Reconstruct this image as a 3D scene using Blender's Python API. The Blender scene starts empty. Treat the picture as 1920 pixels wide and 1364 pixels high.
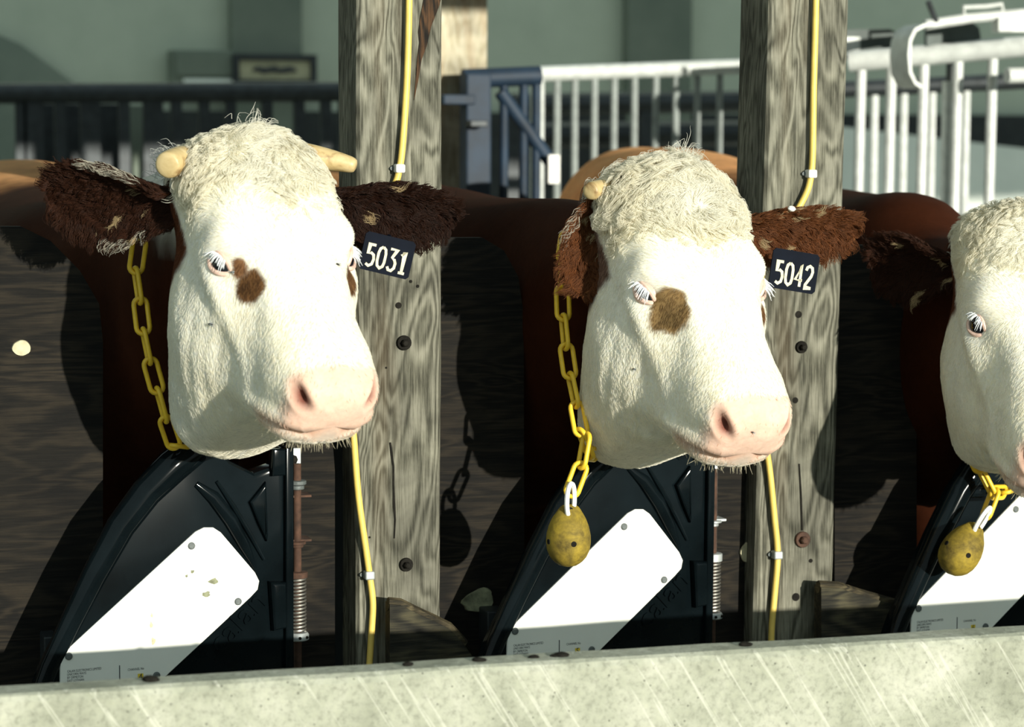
import bpy, bmesh, math, random
import numpy as np
from math import sin, cos, tan, pi, radians, atan2, sqrt
from mathutils import Vector, Matrix, noise as mnoise
from mathutils.bvhtree import BVHTree

random.seed(7)
RNG = np.random.default_rng(11)
scene = bpy.context.scene
COL = scene.collection

# ------------------------------------------------------------------ camera
F = 4800.0                       # focal length in pixels of the 1920-wide frame
TH, PITCH, ROLL = radians(17.0), radians(5.4), radians(0.25)
CZ = 1.55
fw = np.array([sin(TH) * cos(PITCH), cos(TH) * cos(PITCH), -sin(PITCH)])
rt0 = np.array([cos(TH), -sin(TH), 0.0])
up0 = np.cross(rt0, fw)
rt = rt0 * cos(ROLL) + up0 * sin(ROLL)
up = np.cross(rt, fw)
CAM = -fw * 4.8
CAM[2] = CZ
cd = bpy.data.cameras.new('camera')
cam = bpy.data.objects.new('camera', cd)
COL.objects.link(cam)
cd.sensor_width = 36.0
cd.lens = 36.0 * F / 1920.0
M = Matrix(((rt[0], up[0], -fw[0], CAM[0]), (rt[1], up[1], -fw[1], CAM[1]), (rt[2], up[2], -fw[2], CAM[2]), (0, 0, 0, 1)))
cam.matrix_world = M
cd.clip_end = 300
cd.dof.use_dof = True
cd.dof.focus_distance = 4.55
cd.dof.aperture_fstop = 4.5
scene.camera = cam

# ------------------------------------------------------------------ light
SUN_AZ, SUN_EL = radians(17.0), radians(8.5)      # right of the gate normal, low
sd = bpy.data.lights.new('sun', 'SUN')
sd.energy = 6.3
sd.color = (1.0, 0.96, 0.83)
sd.angle = radians(0.6)
sun = bpy.data.objects.new('sun', sd)
COL.objects.link(sun)
sdir = Vector((-sin(SUN_AZ) * cos(SUN_EL), cos(SUN_AZ) * cos(SUN_EL), -sin(SUN_EL)))
sun.rotation_euler = sdir.to_track_quat('-Z', 'Y').to_euler()
sun.location = (4, -8, 4)
world = bpy.data.worlds.new('World')
scene.world = world
world.use_nodes = True
bg = world.node_tree.nodes['Background']
bg.inputs[0].default_value = (0.72, 0.89, 0.88, 1)
bg.inputs[1].default_value = 0.72
vs = scene.view_settings
vs.view_transform = 'Standard'
vs.look = 'None'
vs.gamma = 1.0
vs.use_curve_mapping = False
vs.exposure = 0.0


# ------------------------------------------------------------------ helpers
def ray(px, py):
    return fw + rt * (px - 960.0) / F + up * (682.0 - py) / F


def P(px, py, Y):
    """world point seen at a pixel of the 1920x1364 frame, at depth plane y = Y"""
    r = ray(px, py)
    return CAM + r * ((Y - CAM[1]) / r[1])


def proj(p):
    d = np.asarray(p) - CAM
    z = d @ fw
    return np.array([960 + F * (d @ rt) / z, 682 - F * (d @ up) / z])


def sstep(a, b, x):
    t = np.clip((x - a) / (b - a), 0, 1)
    return t * t * (3 - 2 * t)


def vnoise(p, scale, seed=0.0):
    """cheap smooth vector-input noise in about [-1, 1] (numpy)"""
    q = np.asarray(p) * scale + seed
    x, y, z = q[..., 0], q[..., 1], q[..., 2]
    return (np.sin(x * 1.7 + 1.3 * np.sin(y * 1.1 + seed) + z * .6) + np.sin(y * 1.9 + 1.2 * np.sin(z * 1.3) + x * .5 + 2.0 * seed)
            + np.sin(z * 1.8 + 1.1 * np.sin(x * 1.4 + 1.0) + y * .7)) / 3.0


def props(o, label=None, cat=None, group=None, kind=None):
    if label: o['label'] = label
    if cat: o['category'] = cat
    if group: o['group'] = group
    if kind: o['kind'] = kind
    return o


def world_loc(o):
    p = Vector((0, 0, 0))
    while o is not None:
        p += Vector(o.location)
        o = o.parent
    return p


def mesh_obj(name, verts, faces, mat, parent=None, origin=None, smooth=True):
    verts = np.asarray(verts, float)
    if origin is None:
        origin = (0, 0, 0) if parent is None else world_loc(parent)
    og = np.asarray(tuple(origin))
    me = bpy.data.meshes.new(name)
    me.from_pydata((verts - og).tolist(), [], [list(map(int, f)) for f in faces])
    me.update()
    if smooth:
        me.polygons.foreach_set('use_smooth', [True] * len(me.polygons))
    if mat: me.materials.append(mat)
    o = bpy.data.objects.new(name, me)
    COL.objects.link(o)
    if parent is not None:
        o.parent = parent
        o.location = Vector(tuple(og)) - world_loc(parent)
    else:
        o.location = tuple(og)
    return o


def empty(name, loc):
    o = bpy.data.objects.new(name, None)
    o.empty_display_size = 0.1
    COL.objects.link(o)
    o.location = tuple(loc)
    return o


class MB:
    """collects simple shapes into one mesh"""
    def __init__(self):
        self.v, self.f = [], []

    def add(self, v, f):
        b = len(self.v)
        self.v += [tuple(x) for x in v]
        self.f += [[b + i for i in q] for q in f]
        return self

    def box(self, lo, hi, bev=0.0):
        bm = bmesh.new()
        bmesh.ops.create_cube(bm, size=1.0)
        s = [hi[i] - lo[i] for i in range(3)]
        c = [(hi[i] + lo[i]) / 2 for i in range(3)]
        for v in bm.verts:
            v.co = Vector([v.co[i] * s[i] + c[i] for i in range(3)])
        if bev > 0:
            bmesh.ops.bevel(bm, geom=bm.edges[:], offset=bev, segments=2, affect='EDGES', profile=.5)
        bm.verts.index_update()
        self.add([v.co[:] for v in bm.verts], [[v.index for v in f.verts] for f in bm.faces])
        bm.free()
        return self

    def tube(self, pts, r, n=10, cap=True, closed=False):
        pts = [np.asarray(p, float) for p in pts]
        m = len(pts)
        rr = r if hasattr(r, '__len__') else [r] * m
        ref = None
        vs_, fs = [], []
        for i in range(m):
            if closed:
                t = pts[(i + 1) % m] - pts[i - 1]
            else:
                t = pts[min(i + 1, m - 1)] - pts[max(i - 1, 0)]
            t = t / (np.linalg.norm(t) + 1e-12)
            if ref is None:
                ref = np.array([0, 0, 1.0]) if abs(t[2]) < .9 else np.array([0, 1.0, 0])
            a = ref - t * (ref @ t)
            a /= np.linalg.norm(a)
            ref = a
            b = np.cross(t, a)
            for k in range(n):
                an = 2 * pi * k / n
                vs_.append(pts[i] + (a * cos(an) + b * sin(an)) * rr[i])
        for i in range(m if closed else m - 1):
            j = (i + 1) % m
            for k in range(n):
                k2 = (k + 1) % n
                fs.append([i * n + k, i * n + k2, j * n + k2, j * n + k])
        if cap and not closed:
            fs.append([k for k in range(n)][::-1])
            fs.append([(m - 1) * n + k for k in range(n)])
        return self.add(vs_, fs)

    def lathe(self, prof, c, axis=(0, 0, 1), n=20):
        """prof: list of (r, h) along axis from point c"""
        ax = np.asarray(axis, float)
        ax /= np.linalg.norm(ax)
        a = np.cross(ax, [0, 0, 1.0] if abs(ax[2]) < .9 else [1.0, 0, 0])
        a /= np.linalg.norm(a)
        b = np.cross(ax, a)
        vs_, fs = [], []
        for (r, h) in prof:
            for k in range(n):
                an = 2 * pi * k / n
                vs_.append(np.asarray(c) + ax * h + (a * cos(an) + b * sin(an)) * r)
        m = len(prof)
        for i in range(m - 1):
            for k in range(n):
                k2 = (k + 1) % n
                fs.append([i * n + k, i * n + k2, (i + 1) * n + k2, (i + 1) * n + k])
        fs.append([k for k in range(n)][::-1])
        fs.append([(m - 1) * n + k for k in range(n)])
        return self.add(vs_, fs)

    def prism(self, poly, front, back):
        """poly: 2-D outline; front / back: functions (x, y) -> world point"""
        n = len(poly)
        v = [front(*p) for p in poly] + [back(*p) for p in poly]
        f = [list(range(n))[::-1], [n + i for i in range(n)]]
        for i in range(n):
            j = (i + 1) % n
            f.append([i, j, n + j, n + i])
        return self.add(v, f)

    def build(self, name, mat, parent=None, origin=None, smooth=False, sharp=40):
        o = mesh_obj(name, self.v, self.f, mat, parent, origin, smooth)
        bm = bmesh.new()
        bm.from_mesh(o.data)
        bmesh.ops.recalc_face_normals(bm, faces=bm.faces[:])
        bm.to_mesh(o.data)
        bm.free()
        if smooth:
            try:
                o.data.set_sharp_from_angle(angle=radians(sharp))
            except Exception:
                pass
        return o


# ------------------------------------------------------------------ materials
def new_mat(name):
    m = bpy.data.materials.new(name)
    m.use_nodes = True
    nt = m.node_tree
    b = nt.nodes['Principled BSDF']
    return m, nt, b


def nd(nt, typ, **kw):
    n = nt.nodes.new(typ)
    for k, v in kw.items():
        setattr(n, k, v)
    return n


def ramp(nt, stops, fac=None):
    r = nd(nt, 'ShaderNodeValToRGB')
    el = r.color_ramp.elements
    while len(el) < len(stops):
        el.new(0.5)
    for e, (p, c) in zip(el, stops):
        e.position = p
        e.color = (*c, 1)
    if fac is not None:
        nt.links.new(fac, r.inputs[0])
    return r


def coords(nt, scale=(1, 1, 1), rot=(0, 0, 0), kind='Object'):
    tc = nd(nt, 'ShaderNodeTexCoord')
    mp = nd(nt, 'ShaderNodeMapping')
    mp.inputs['Scale'].default_value = scale
    mp.inputs['Rotation'].default_value = rot
    nt.links.new(tc.outputs[kind], mp.inputs[0])
    return mp.outputs[0]


def noise_tex(nt, vec, scale, detail=4, rough=.55, dist=0.0):
    n = nd(nt, 'ShaderNodeTexNoise')
    n.inputs['Scale'].default_value = scale
    n.inputs['Detail'].default_value = detail
    n.inputs['Roughness'].default_value = rough
    n.inputs['Distortion'].default_value = dist
    nt.links.new(vec, n.inputs['Vector'])
    return n.outputs['Fac']


def mixc(nt, fac, a, b, mode='MIX'):
    n = nd(nt, 'ShaderNodeMix', data_type='RGBA', blend_type=mode)
    for s, v in ((0, fac), (6, a), (7, b)):
        if hasattr(v, 'is_output') or hasattr(v, 'links'):
            nt.links.new(v, n.inputs[s])
        else:
            n.inputs[s].default_value = v if s == 0 else (*v, 1)
    return n.outputs[2]


def bump(nt, b, h, strength, dist=.002):
    n = nd(nt, 'ShaderNodeBump')
    n.inputs['Strength'].default_value = strength
    n.inputs['Distance'].default_value = dist
    nt.links.new(h, n.inputs['Height'])
    nt.links.new(n.outputs[0], b.inputs['Normal'])


def plain(name, col, rough=.5, metal=0.0, var=.15, scale=30, bumps=.1, spec=.5):
    m, nt, b = new_mat(name)
    v = coords(nt)
    f = noise_tex(nt, v, scale, 5)
    lo = tuple(c * (1 - var) for c in col)
    hi = tuple(min(1, c * (1 + var)) for c in col)
    r = ramp(nt, [(.3, lo), (.7, hi)], f)
    nt.links.new(r.outputs[0], b.inputs['Base Color'])
    b.inputs['Roughness'].default_value = rough
    b.inputs['Metallic'].default_value = metal
    b.inputs['Specular IOR Level'].default_value = spec
    if bumps: bump(nt, b, f, bumps, .001)
    return m


def wood(name, dark, mid, light, along='z', grain=1.0, stain=None, stain_amt=.5):
    """weathered timber with grain lines running along an axis"""
    m, nt, b = new_mat(name)
    s = {'z': (1, 1, .045), 'x': (.045, 1, 1), 'y': (1, .045, 1)}[along]
    s2 = {'z': (1, 1, .16), 'x': (.16, 1, 1), 'y': (1, .16, 1)}[along]
    v = coords(nt, s)
    vb = coords(nt, s2)
    big = noise_tex(nt, vb, 9, 3, .5, .6)
    mul = nd(nt, 'ShaderNodeMath', operation='MULTIPLY')
    mul.inputs[1].default_value = 120 * grain
    nt.links.new(big, mul.inputs[0])
    sn = nd(nt, 'ShaderNodeMath', operation='SINE')
    nt.links.new(mul.outputs[0], sn.inputs[0])
    fine = noise_tex(nt, v, 300 * grain, 6, .7)
    ad = nd(nt, 'ShaderNodeMath', operation='MULTIPLY_ADD')
    ad.inputs[1].default_value = .13
    nt.links.new(sn.outputs[0], ad.inputs[0])
    nt.links.new(fine, ad.inputs[2])
    r = ramp(nt, [(.30, dark), (.46, mid), (.68, light)], ad.outputs[0])
    v3 = coords(nt, (1, 1, 1))
    blot = noise_tex(nt, v3, 6, 4, .6, .3)
    rb = ramp(nt, [(.38, (.55, .55, .55)), (.62, (1.12, 1.12, 1.12))], blot)
    c = mixc(nt, 1.0, r.outputs[0], rb.outputs[0], 'MULTIPLY')
    if stain:
        v4 = coords(nt, s2)
        st = noise_tex(nt, v4, 4, 4, .6, .4)
        rs = ramp(nt, [(.52, (0, 0, 0)), (.68, (stain_amt,) * 3)], st)
        c = mixc(nt, rs.outputs[0], c, stain)
    nt.links.new(c, b.inputs['Base Color'])
    b.inputs['Roughness'].default_value = .8
    b.inputs['Specular IOR Level'].default_value = .25
    bump(nt, b, ad.outputs[0], .55, .0025)
    return m


def concrete_mat():
    m, nt, b = new_mat('kerb_concrete')
    v = coords(nt)
    big = noise_tex(nt, v, 7, 6, .62, .3)
    fine = noise_tex(nt, v, 90, 5, .7)
    r = ramp(nt, [(.25, (.17, .18, .135)), (.5, (.31, .32, .255)), (.75, (.46, .46, .39))], big)
    rf = ramp(nt, [(.3, (.62, .62, .60)), (.5, (1, 1, 1)), (.8, (1.15, 1.15, 1.1))], fine)
    c = mixc(nt, 1.0, r.outputs[0], rf.outputs[0], 'MULTIPLY')
    # pale diagonal scrape marks left by the shuttering and shovels
    vs_ = coords(nt, (7, 7, 7), (0, radians(-58), 0))
    mp = nd(nt, 'ShaderNodeMapping')
    mp.inputs['Scale'].default_value = (.10, 1.6, 3.4)
    nt.links.new(vs_, mp.inputs[0])
    sc = noise_tex(nt, mp.outputs[0], 3.2, 3, .5, .1)
    rs = ramp(nt, [(.60, (0, 0, 0)), (.64, (.42, .42, .42)), (.675, (0, 0, 0))], sc)
    c = mixc(nt, rs.outputs[0], c, (.62, .62, .54))
    sp = nd(nt, 'ShaderNodeTexVoronoi')
    sp.inputs['Scale'].default_value = 55
    nt.links.new(v, sp.inputs['Vector'])
    rp = ramp(nt, [(.05, (.35, .35, .35)), (.12, (1, 1, 1))], sp.outputs['Distance'])
    c = mixc(nt, 1.0, c, rp.outputs[0], 'MULTIPLY')
    nt.links.new(c, b.inputs['Base Color'])
    b.inputs['Roughness'].default_value = .9
    bump(nt, b, fine, .4, .003)
    return m


def painted_wall(name, a, c2, scale=3):
    m, nt, b = new_mat(name)
    v = coords(nt)
    f = noise_tex(nt, v, scale, 5, .6)
    r = ramp(nt, [(.3, a), (.7, c2)], f)
    nt.links.new(r.outputs[0], b.inputs['Base Color'])
    b.inputs['Roughness'].default_value = .85
    bump(nt, b, noise_tex(nt, v, 60, 3), .15, .002)
    return m


def coat_mat():
    """skin and short hair: pigment from the vertex colour, fine hair relief"""
    m, nt, b = new_mat('cow_coat')
    at = nd(nt, 'ShaderNodeAttribute', attribute_name='coat_tone')
    v = coords(nt)
    f = noise_tex(nt, v, 70, 6, .7, .4)
    r = ramp(nt, [(.25, (.80, .80, .80)), (.7, (1.05, 1.05, 1.05))], f)
    c = mixc(nt, 1.0, at.outputs['Color'], r.outputs[0], 'MULTIPLY')
    nt.links.new(c, b.inputs['Base Color'])
    b.inputs['Roughness'].default_value = .75
    b.inputs['Specular IOR Level'].default_value = .02
    b.inputs['Subsurface Weight'].default_value = .45
    b.inputs['Subsurface Radius'].default_value = (1.0, .8, .55)
    b.inputs['Subsurface Scale'].default_value = .02
    bump(nt, b, f, .35, .003)
    return m


def fur_mat():
    m, nt, b = new_mat('cow_fur')
    at = nd(nt, 'ShaderNodeAttribute', attribute_name='hcol')
    nt.links.new(at.outputs['Color'], b.inputs['Base Color'])
    b.inputs['Roughness'].default_value = .55
    b.inputs['Specular IOR Level'].default_value = .25
    tr = nd(nt, 'ShaderNodeBsdfTranslucent')
    nt.links.new(at.outputs['Color'], tr.inputs['Color'])
    mx = nd(nt, 'ShaderNodeMixShader')
    mx.inputs[0].default_value = .5
    out = nt.nodes['Material Output']
    nt.links.new(b.outputs[0], mx.inputs[1])
    nt.links.new(tr.outputs[0], mx.inputs[2])
    nt.links.new(mx.outputs[0], out.inputs['Surface'])
    return m


MT = {}
MT['post'] = wood('grey_post_timber', (.052, .051, .037), (.135, .132, .100), (.245, .238, .188), 'z', 1.0, (.16, .10, .045), .35)
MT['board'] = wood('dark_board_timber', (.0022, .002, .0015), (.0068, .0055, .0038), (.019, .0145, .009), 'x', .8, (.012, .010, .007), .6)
MT['pale_post'] = wood('pale_post_timber', (.36, .32, .22), (.47, .43, .31), (.56, .52, .40), 'z', .8, (.30, .13, .03), .8)
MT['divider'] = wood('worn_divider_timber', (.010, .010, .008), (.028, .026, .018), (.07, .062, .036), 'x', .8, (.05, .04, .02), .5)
MT['concrete'] = concrete_mat()
MT['wall'] = painted_wall('green_grey_wall', (.41, .46, .37), (.48, .53, .43))
MT['wall_dark'] = painted_wall('dark_wall_tone', (.12, .15, .12), (.17, .20, .16))
MT['dark_boarding'] = painted_wall('dark_boarding', (.012, .016, .018), (.03, .036, .036), 8)
MT['floor'] = painted_wall('yard_concrete', (.30, .30, .25), (.40, .40, .33), 2)
MT['roof'] = painted_wall('roof_sheet', (.10, .11, .10), (.16, .17, .15), 4)
MT['low_wall'] = painted_wall('low_wall_render', (.70, .75, .70), (.80, .84, .78), 4)
MT['galv'] = plain('galvanised_steel', (.62, .65, .63), .5, .08, .15, 25, .1, .3)
MT['galv_grey'] = plain('grey_galvanised_steel', (.28, .31, .30), .6, .05, .2, 25, .1, .3)  # same steel in a darker grey, for the thin railing bars
MT['grey_plate'] = plain('grey_plate', (.10, .12, .115), .6, 0, .2, 12, .1, .2)
MT['steel_dark'] = plain('dark_steel', (.030, .036, .040), .5, .4, .3, 25, .1)
MT['blue_steel'] = plain('blue_painted_steel', (.006, .021, .044), .65, .0, .35, 14, .15)
MT['black_plastic'] = plain('black_plastic', (.0028, .0050, .0062), .10, .0, .35, 12, 0, .16)
MT['white_plate'] = plain('white_plate', (.78, .79, .74), .45, .0, .03, 10, .02)
MT['ink'] = plain('printed_ink', (.03, .035, .045), .6, 0, .1)
MT['sticker'] = plain('yellow_sticker', (.75, .55, .03), .5, 0, .08)
MT['screw'] = plain('screw_metal', (.10, .115, .115), .6, .2, .3, 200, .1)
MT['rust'] = plain('rusty_steel', (.060, .028, .016), .85, .0, .5, 60, .5)
MT['spring'] = plain('spring_steel', (.30, .29, .26), .4, .8, .25, 80, .1)
MT['zinc'] = plain('zinc_plate', (.42, .45, .45), .5, .4, .2, 40, .1)
MT['yellow'] = plain('yellow_plastic', (.80, .52, .030), .42, 0, .12, 60, .08)
MT['egg'] = None
MT['cable'] = plain('yellow_cable', (.78, .56, .13), .45, 0, .10, 40, .05)
MT['white_plastic'] = plain('white_plastic', (.80, .80, .76), .45, 0, .05)
MT['tag'] = plain('navy_tag_plastic', (.004, .006, .012), .6, 0, .2, 30, 0, .04)
MT['tag_ink'] = plain('tag_numeral_white', (.60, .56, .42), .7, 0, .2, 120, 0, .05)
MT['horn'] = None
MT['hole'] = plain('dark_bolt', (.012, .011, .009), .8, 0, .4, 100, .3, .08)
MT['pale_disc'] = plain('pale_plug', (.50, .46, .30), .7, 0, .25, 60, .2)
MT['coat'] = coat_mat()
MT['fur'] = fur_mat()
MT['eye'] = plain('wet_eye', (.006, .007, .012), .06, 0, .1, 20, 0, .8)
MT['lid'] = plain('pink_eyelid', (.64, .44, .36), .5, 0, .2, 90, .2)
MT['lash'] = plain('white_lash', (.72, .74, .76), .5, 0, .05)
MT['fly'] = plain('fly_black', (.012, .010, .008), .5, 0, .3)
MT['sign_cream'] = plain('sign_cream', (.42, .40, .26), .6, 0, .15, 12)


def horn_mat():
    m, nt, b = new_mat('horn_keratin')
    v = coords(nt)
    f = noise_tex(nt, v, 28, 5, .6, .5)
    r = ramp(nt, [(.3, (.16, .08, .025)), (.45, (.46, .34, .16)), (.75, (.62, .50, .28))], f)
    nt.links.new(r.outputs[0], b.inputs['Base Color'])
    b.inputs['Roughness'].default_value = .45
    bump(nt, b, f, .2, .002)
    return m


MT['horn'] = horn_mat()


def egg_mat():
    m, nt, b = new_mat('soiled_yellow_plastic')
    v = coords(nt)
    f = noise_tex(nt, v, 26, 6, .65, .4)
    r = ramp(nt, [(.30, (.055, .040, .014)), (.46, (.20, .145, .026)), (.62, (.34, .245, .032))], f)
    f2 = noise_tex(nt, v, 160, 4, .7)
    r2 = ramp(nt, [(.3, (.75, .75, .75)), (.6, (1, 1, 1))], f2)
    nt.links.new(mixc(nt, 1.0, r.outputs[0], r2.outputs[0], 'MULTIPLY'), b.inputs['Base Color'])
    b.inputs['Roughness'].default_value = .7
    b.inputs['Specular IOR Level'].default_value = .2
    bump(nt, b, f2, .15, .001)
    return m


MT['egg'] = egg_mat()


# ------------------------------------------------------------------ setting
def structure(name, mb, mat, smooth=False):
    o = mb.build(name, mat, smooth=smooth)
    o['kind'] = 'structure'
    return o


GX0, GX1 = -6.0, 8.0
structure('floor', MB().box((-14, -14, -.12), (16, 14, 0.0)), MT['floor'])
BACKY = 9.0
wb = structure('wall_back', MB().box((-14, BACKY, 0), (16, BACKY + .2, 4.2)), MT['wall'])
structure('wall_left', MB().box((-14.2, -.3, 0), (-14, BACKY + .2, 4.2)), MT['wall'])
rb_ = MB()
EAVE_Z, EAVE_Y = 2.42, -.35
def roofp(x, t, dz):
    return (x, EAVE_Y + t * (3.0 - EAVE_Y), EAVE_Z + t * .95 + dz)
rb_.add([roofp(-14, 0, 0), roofp(16, 0, 0), roofp(16, 1, 0), roofp(-14, 1, 0), roofp(-14, 0, .08), roofp(16, 0, .08), roofp(16, 1, .08), roofp(-14, 1, .08)],
        [[0, 1, 2, 3], [7, 6, 5, 4], [0, 4, 5, 1], [1, 5, 6, 2], [2, 6, 7, 3], [3, 7, 4, 0]])
structure('ceiling', rb_, MT['roof'])
# dark boarding on the lower back wall
structure('trim_1', MB().box((-13.9, BACKY - .08, 0), (15.9, BACKY - .005, 1.60)), MT['dark_boarding'])


# darker upright bands standing proud of the back wall
def wall_rect(x0, x1, y0, y1, Y, th):
    a, b_ = P(x0, y1, Y), P(x1, y0, Y)
    return (a[0], Y - th, a[2]), (b_[0], Y, b_[2])


for n, (x0, x1) in enumerate(((428, 560), (1165, 1285))):
    a, b_ = P(x0, 200, BACKY), P(x1, 200, BACKY)
    structure('trim_%d' % (n + 2), MB().box((a[0], BACKY - .10, 1.42), (b_[0], BACKY - .004, 4.1), .01), MT['wall_dark'])

# ------------------------------------------------------------------ background things
def lerp(a, b, t):
    return np.asarray(a) * (1 - t) + np.asarray(b) * t


def at_x(pa, pb, px):
    """point of segment pa-pb whose image column is px"""
    lo, hi = 0.0, 1.0
    for _ in range(40):
        m_ = (lo + hi) / 2
        if proj(lerp(pa, pb, m_))[0] < px: lo = m_
        else: hi = m_
    return lerp(pa, pb, lo)


# framed sign hanging on the left dark band
sa, sb = P(436, 160, BACKY - .16), P(592, 103, BACKY - .16)
sg = props(empty('framed_sign', (sa[0], BACKY - .16, sa[2])), 'dark framed cream notice board with a dark smudged line on it, on the back wall', 'sign')
fr = MB()
w_ = .032
x0, x1, z0, z1 = sa[0], sb[0], sa[2], sb[2]
fr.box((x0, BACKY - .19, z0), (x1, BACKY - .15, z0 + w_)).box((x0, BACKY - .19, z1 - w_), (x1, BACKY - .15, z1))
fr.box((x0, BACKY - .19, z0 + w_), (x0 + w_, BACKY - .15, z1 - w_)).box((x1 - w_, BACKY - .19, z0 + w_), (x1, BACKY - .15, z1 - w_))
fr.build('frame', MT['steel_dark'], sg)
MB().box((x0 + w_, BACKY - .17, z0 + w_), (x1 - w_, BACKY - .15, z1 - w_)).build('panel', MT['sign_cream'], sg)
xm, zm = (x0 + x1) / 2, (z0 + z1) / 2
pts = [(xm - .12 + .24 * k / 8, BACKY - .174, zm + .006 * sin(k * 2.1)) for k in range(9)]
MB().tube(pts, [.006, .014, .017, .015, .018, .014, .017, .015, .005], 6).build('lettering', MT['ink'], sg)
MB().box((x0 + .1, BACKY - .152, z0 + .02), (x1 - .1, BACKY - .09, z1 - .02)).build('bracket', MT['steel_dark'], sg)

# grey cabinet on the wall beside the sign
a, b_ = P(314, 168, BACKY), P(432, 96, BACKY)
cb = props(empty('wall_cabinet', (a[0], BACKY, a[2])), 'plain grey metal cabinet on the back wall left of the framed notice', 'cabinet')
MB().box((a[0], BACKY - .14, a[2]), (b_[0], BACKY - .003, b_[2]), .008).build('body', MT['wall_dark'], cb)
MB().box((a[0] + .02, BACKY - .155, a[2] + .07), (b_[0] - .02, BACKY - .14, b_[2] - .02), .004).build('door', MT['wall_dark'], cb)
MB().box((a[0] + .06, BACKY - .158, a[2] + .01), (b_[0] - .02, BACKY - .14, a[2] + .055), .004).build('pale_sill', MT['low_wall'], cb)
# grey panel added to stand in for a diagonal wall shadow, far left
sh = MB()
poly = [P(-60, 40, BACKY - .06), P(40, 84, BACKY - .06), P(165, 175, BACKY - .06), P(165, 420, BACKY - .3), P(-60, 420, BACKY - .3)]
sh.add([tuple(p) for p in poly] + [(p[0], p[1] + .03, p[2]) for p in poly], [[0, 1, 2, 3, 4][::-1], [5, 6, 7, 8, 9]] + [[i, (i + 1) % 5, 5 + (i + 1) % 5, 5 + i] for i in range(5)])
props(sh.build('wall_shadow_panel', MT['wall_dark']), 'dark grey sloping panel added as the diagonal shadow on the back wall, far left', 'sheet')

# dark fence along the back on the left
FY = 6.0
fa, fb = P(-60, 176, FY), P(700, 172, FY)
fe = props(empty('rear_fence', (fa[0], FY, 0)), 'dark shaded steel pen fence in front of the back wall, behind the horned cow', 'fence')
MB().tube([fa, fb], .042, 10).build('top_rail', MT['steel_dark'], fe, smooth=True)
for px in (38, 62, 112, 168, 232, 286, 330, 382, 432, 500, 560, 610, 645):
    t_ = at_x(fa, fb, px)
    wd = .022 if px not in (62, 168, 286) else .04
    MB().box((t_[0] - wd, FY - .02, 0), (t_[0] + wd, FY + .02, t_[2] - .03)).build('bar', MT['steel_dark'], fe)
for k, (x0, x1, y0, y1) in enumerate(((68, 105, 195, 300), (120, 162, 195, 300), (178, 222, 195, 300), (238, 276, 198, 250))):
    a, b_ = P(x0, y1, FY + .3), P(x1, y0, FY + .3)
    props(MB().box((a[0], FY + .28, 0), (b_[0], FY + .31, b_[2]), .004).build('stacked_sheet', MT['steel_dark'] if k < 3 else MT['wall_dark']),
          ('first', 'second', 'third', 'fourth')[k] + ' upright sheet from the left behind the dark rear fence', 'sheet', 'sheets behind the rear fence')

# pale rough-sawn roof post behind the first grey post
a, b_ = P(812, 130, 3.06), P(914, 130, 3.06)
props(MB().box((a[0], 3.06, 0), (b_[0], 3.06 + .14, 3.3), .006).build('roof_post', MT['pale_post']),
      'pale rust-stained roof post standing behind the blue gate', 'post')

# blue gate
GY = 2.95
bgt = props(empty('blue_gate', P(880, 300, GY)), 'blue painted steel gate with a diagonal brace in front of the pale roof post', 'gate')
def vbar(x, y0, r, parent, name, mat, Y=GY, n=10):
    t_ = P(x, y0, Y)
    return MB().tube([t_, (t_[0], t_[1], .15)], r, n).build(name, mat, parent, smooth=True)
a, b_ = P(868, 138, GY), P(915, 138, GY)
MB().box((a[0], GY - .04, .05), (b_[0], GY + .04, a[2]), .006).build('gate_post', MT['blue_steel'], bgt)
MB().tube([P(868, 148, GY), P(1012, 142, GY)], .030, 12).build('top_rail', MT['blue_steel'], bgt, smooth=True)
MB().box(tuple(P(832, 196, GY - .05)), tuple(P(880, 178, GY + .02)), .004).build('latch_bar', MT['blue_steel'], bgt)
MB().box(tuple(P(882, 238, GY - .10)), tuple(P(906, 226, GY - .05)), .003).build('hinge_lug', MT['steel_dark'], bgt)
MB().tube([P(938, 172, GY), P(1042, 318, GY)], .022, 10).build('diagonal_brace', MT['blue_steel'], bgt, smooth=True)
for x in (945, 982, 1006):
    vbar(x, 150, .014, bgt, 'bar', MT['blue_steel'])
MB().box(tuple(P(1028, 345, GY - .06)), tuple(P(1048, 290, GY - .045)), .004).build('brace_plate', MT['white_plastic'], bgt)

# galvanised railing, middle
ra, rb2 = P(1008, 139, 3.95), P(1470, 122, 3.75)
rl = props(empty('galvanised_railing', ra), 'galvanised railing of ten thin bars between the blue gate and second grey post', 'railing')
MB().tube([ra, rb2], .027, 14).build('top_rail', MT['galv'], rl, smooth=True)
for x in (1045, 1078, 1115, 1152, 1190, 1230, 1268, 1308, 1350, 1395):
    t_ = at_x(ra, rb2, x)
    MB().tube([(t_[0], t_[1], t_[2] - .02), (t_[0], t_[1], .2)], .0125, 8).build('bar', MT['galv_grey'], rl, smooth=True)
for q in (ra, rb2):
    MB().tube([(q[0], q[1], 0), (q[0], q[1], q[2])], .024, 10).build('upright', MT['galv'], rl, smooth=True)
MB().tube([(ra[0], ra[1], .2), (rb2[0], rb2[1], .2)], .025, 10).build('bottom_rail', MT['galv'], rl, smooth=True)
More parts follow.
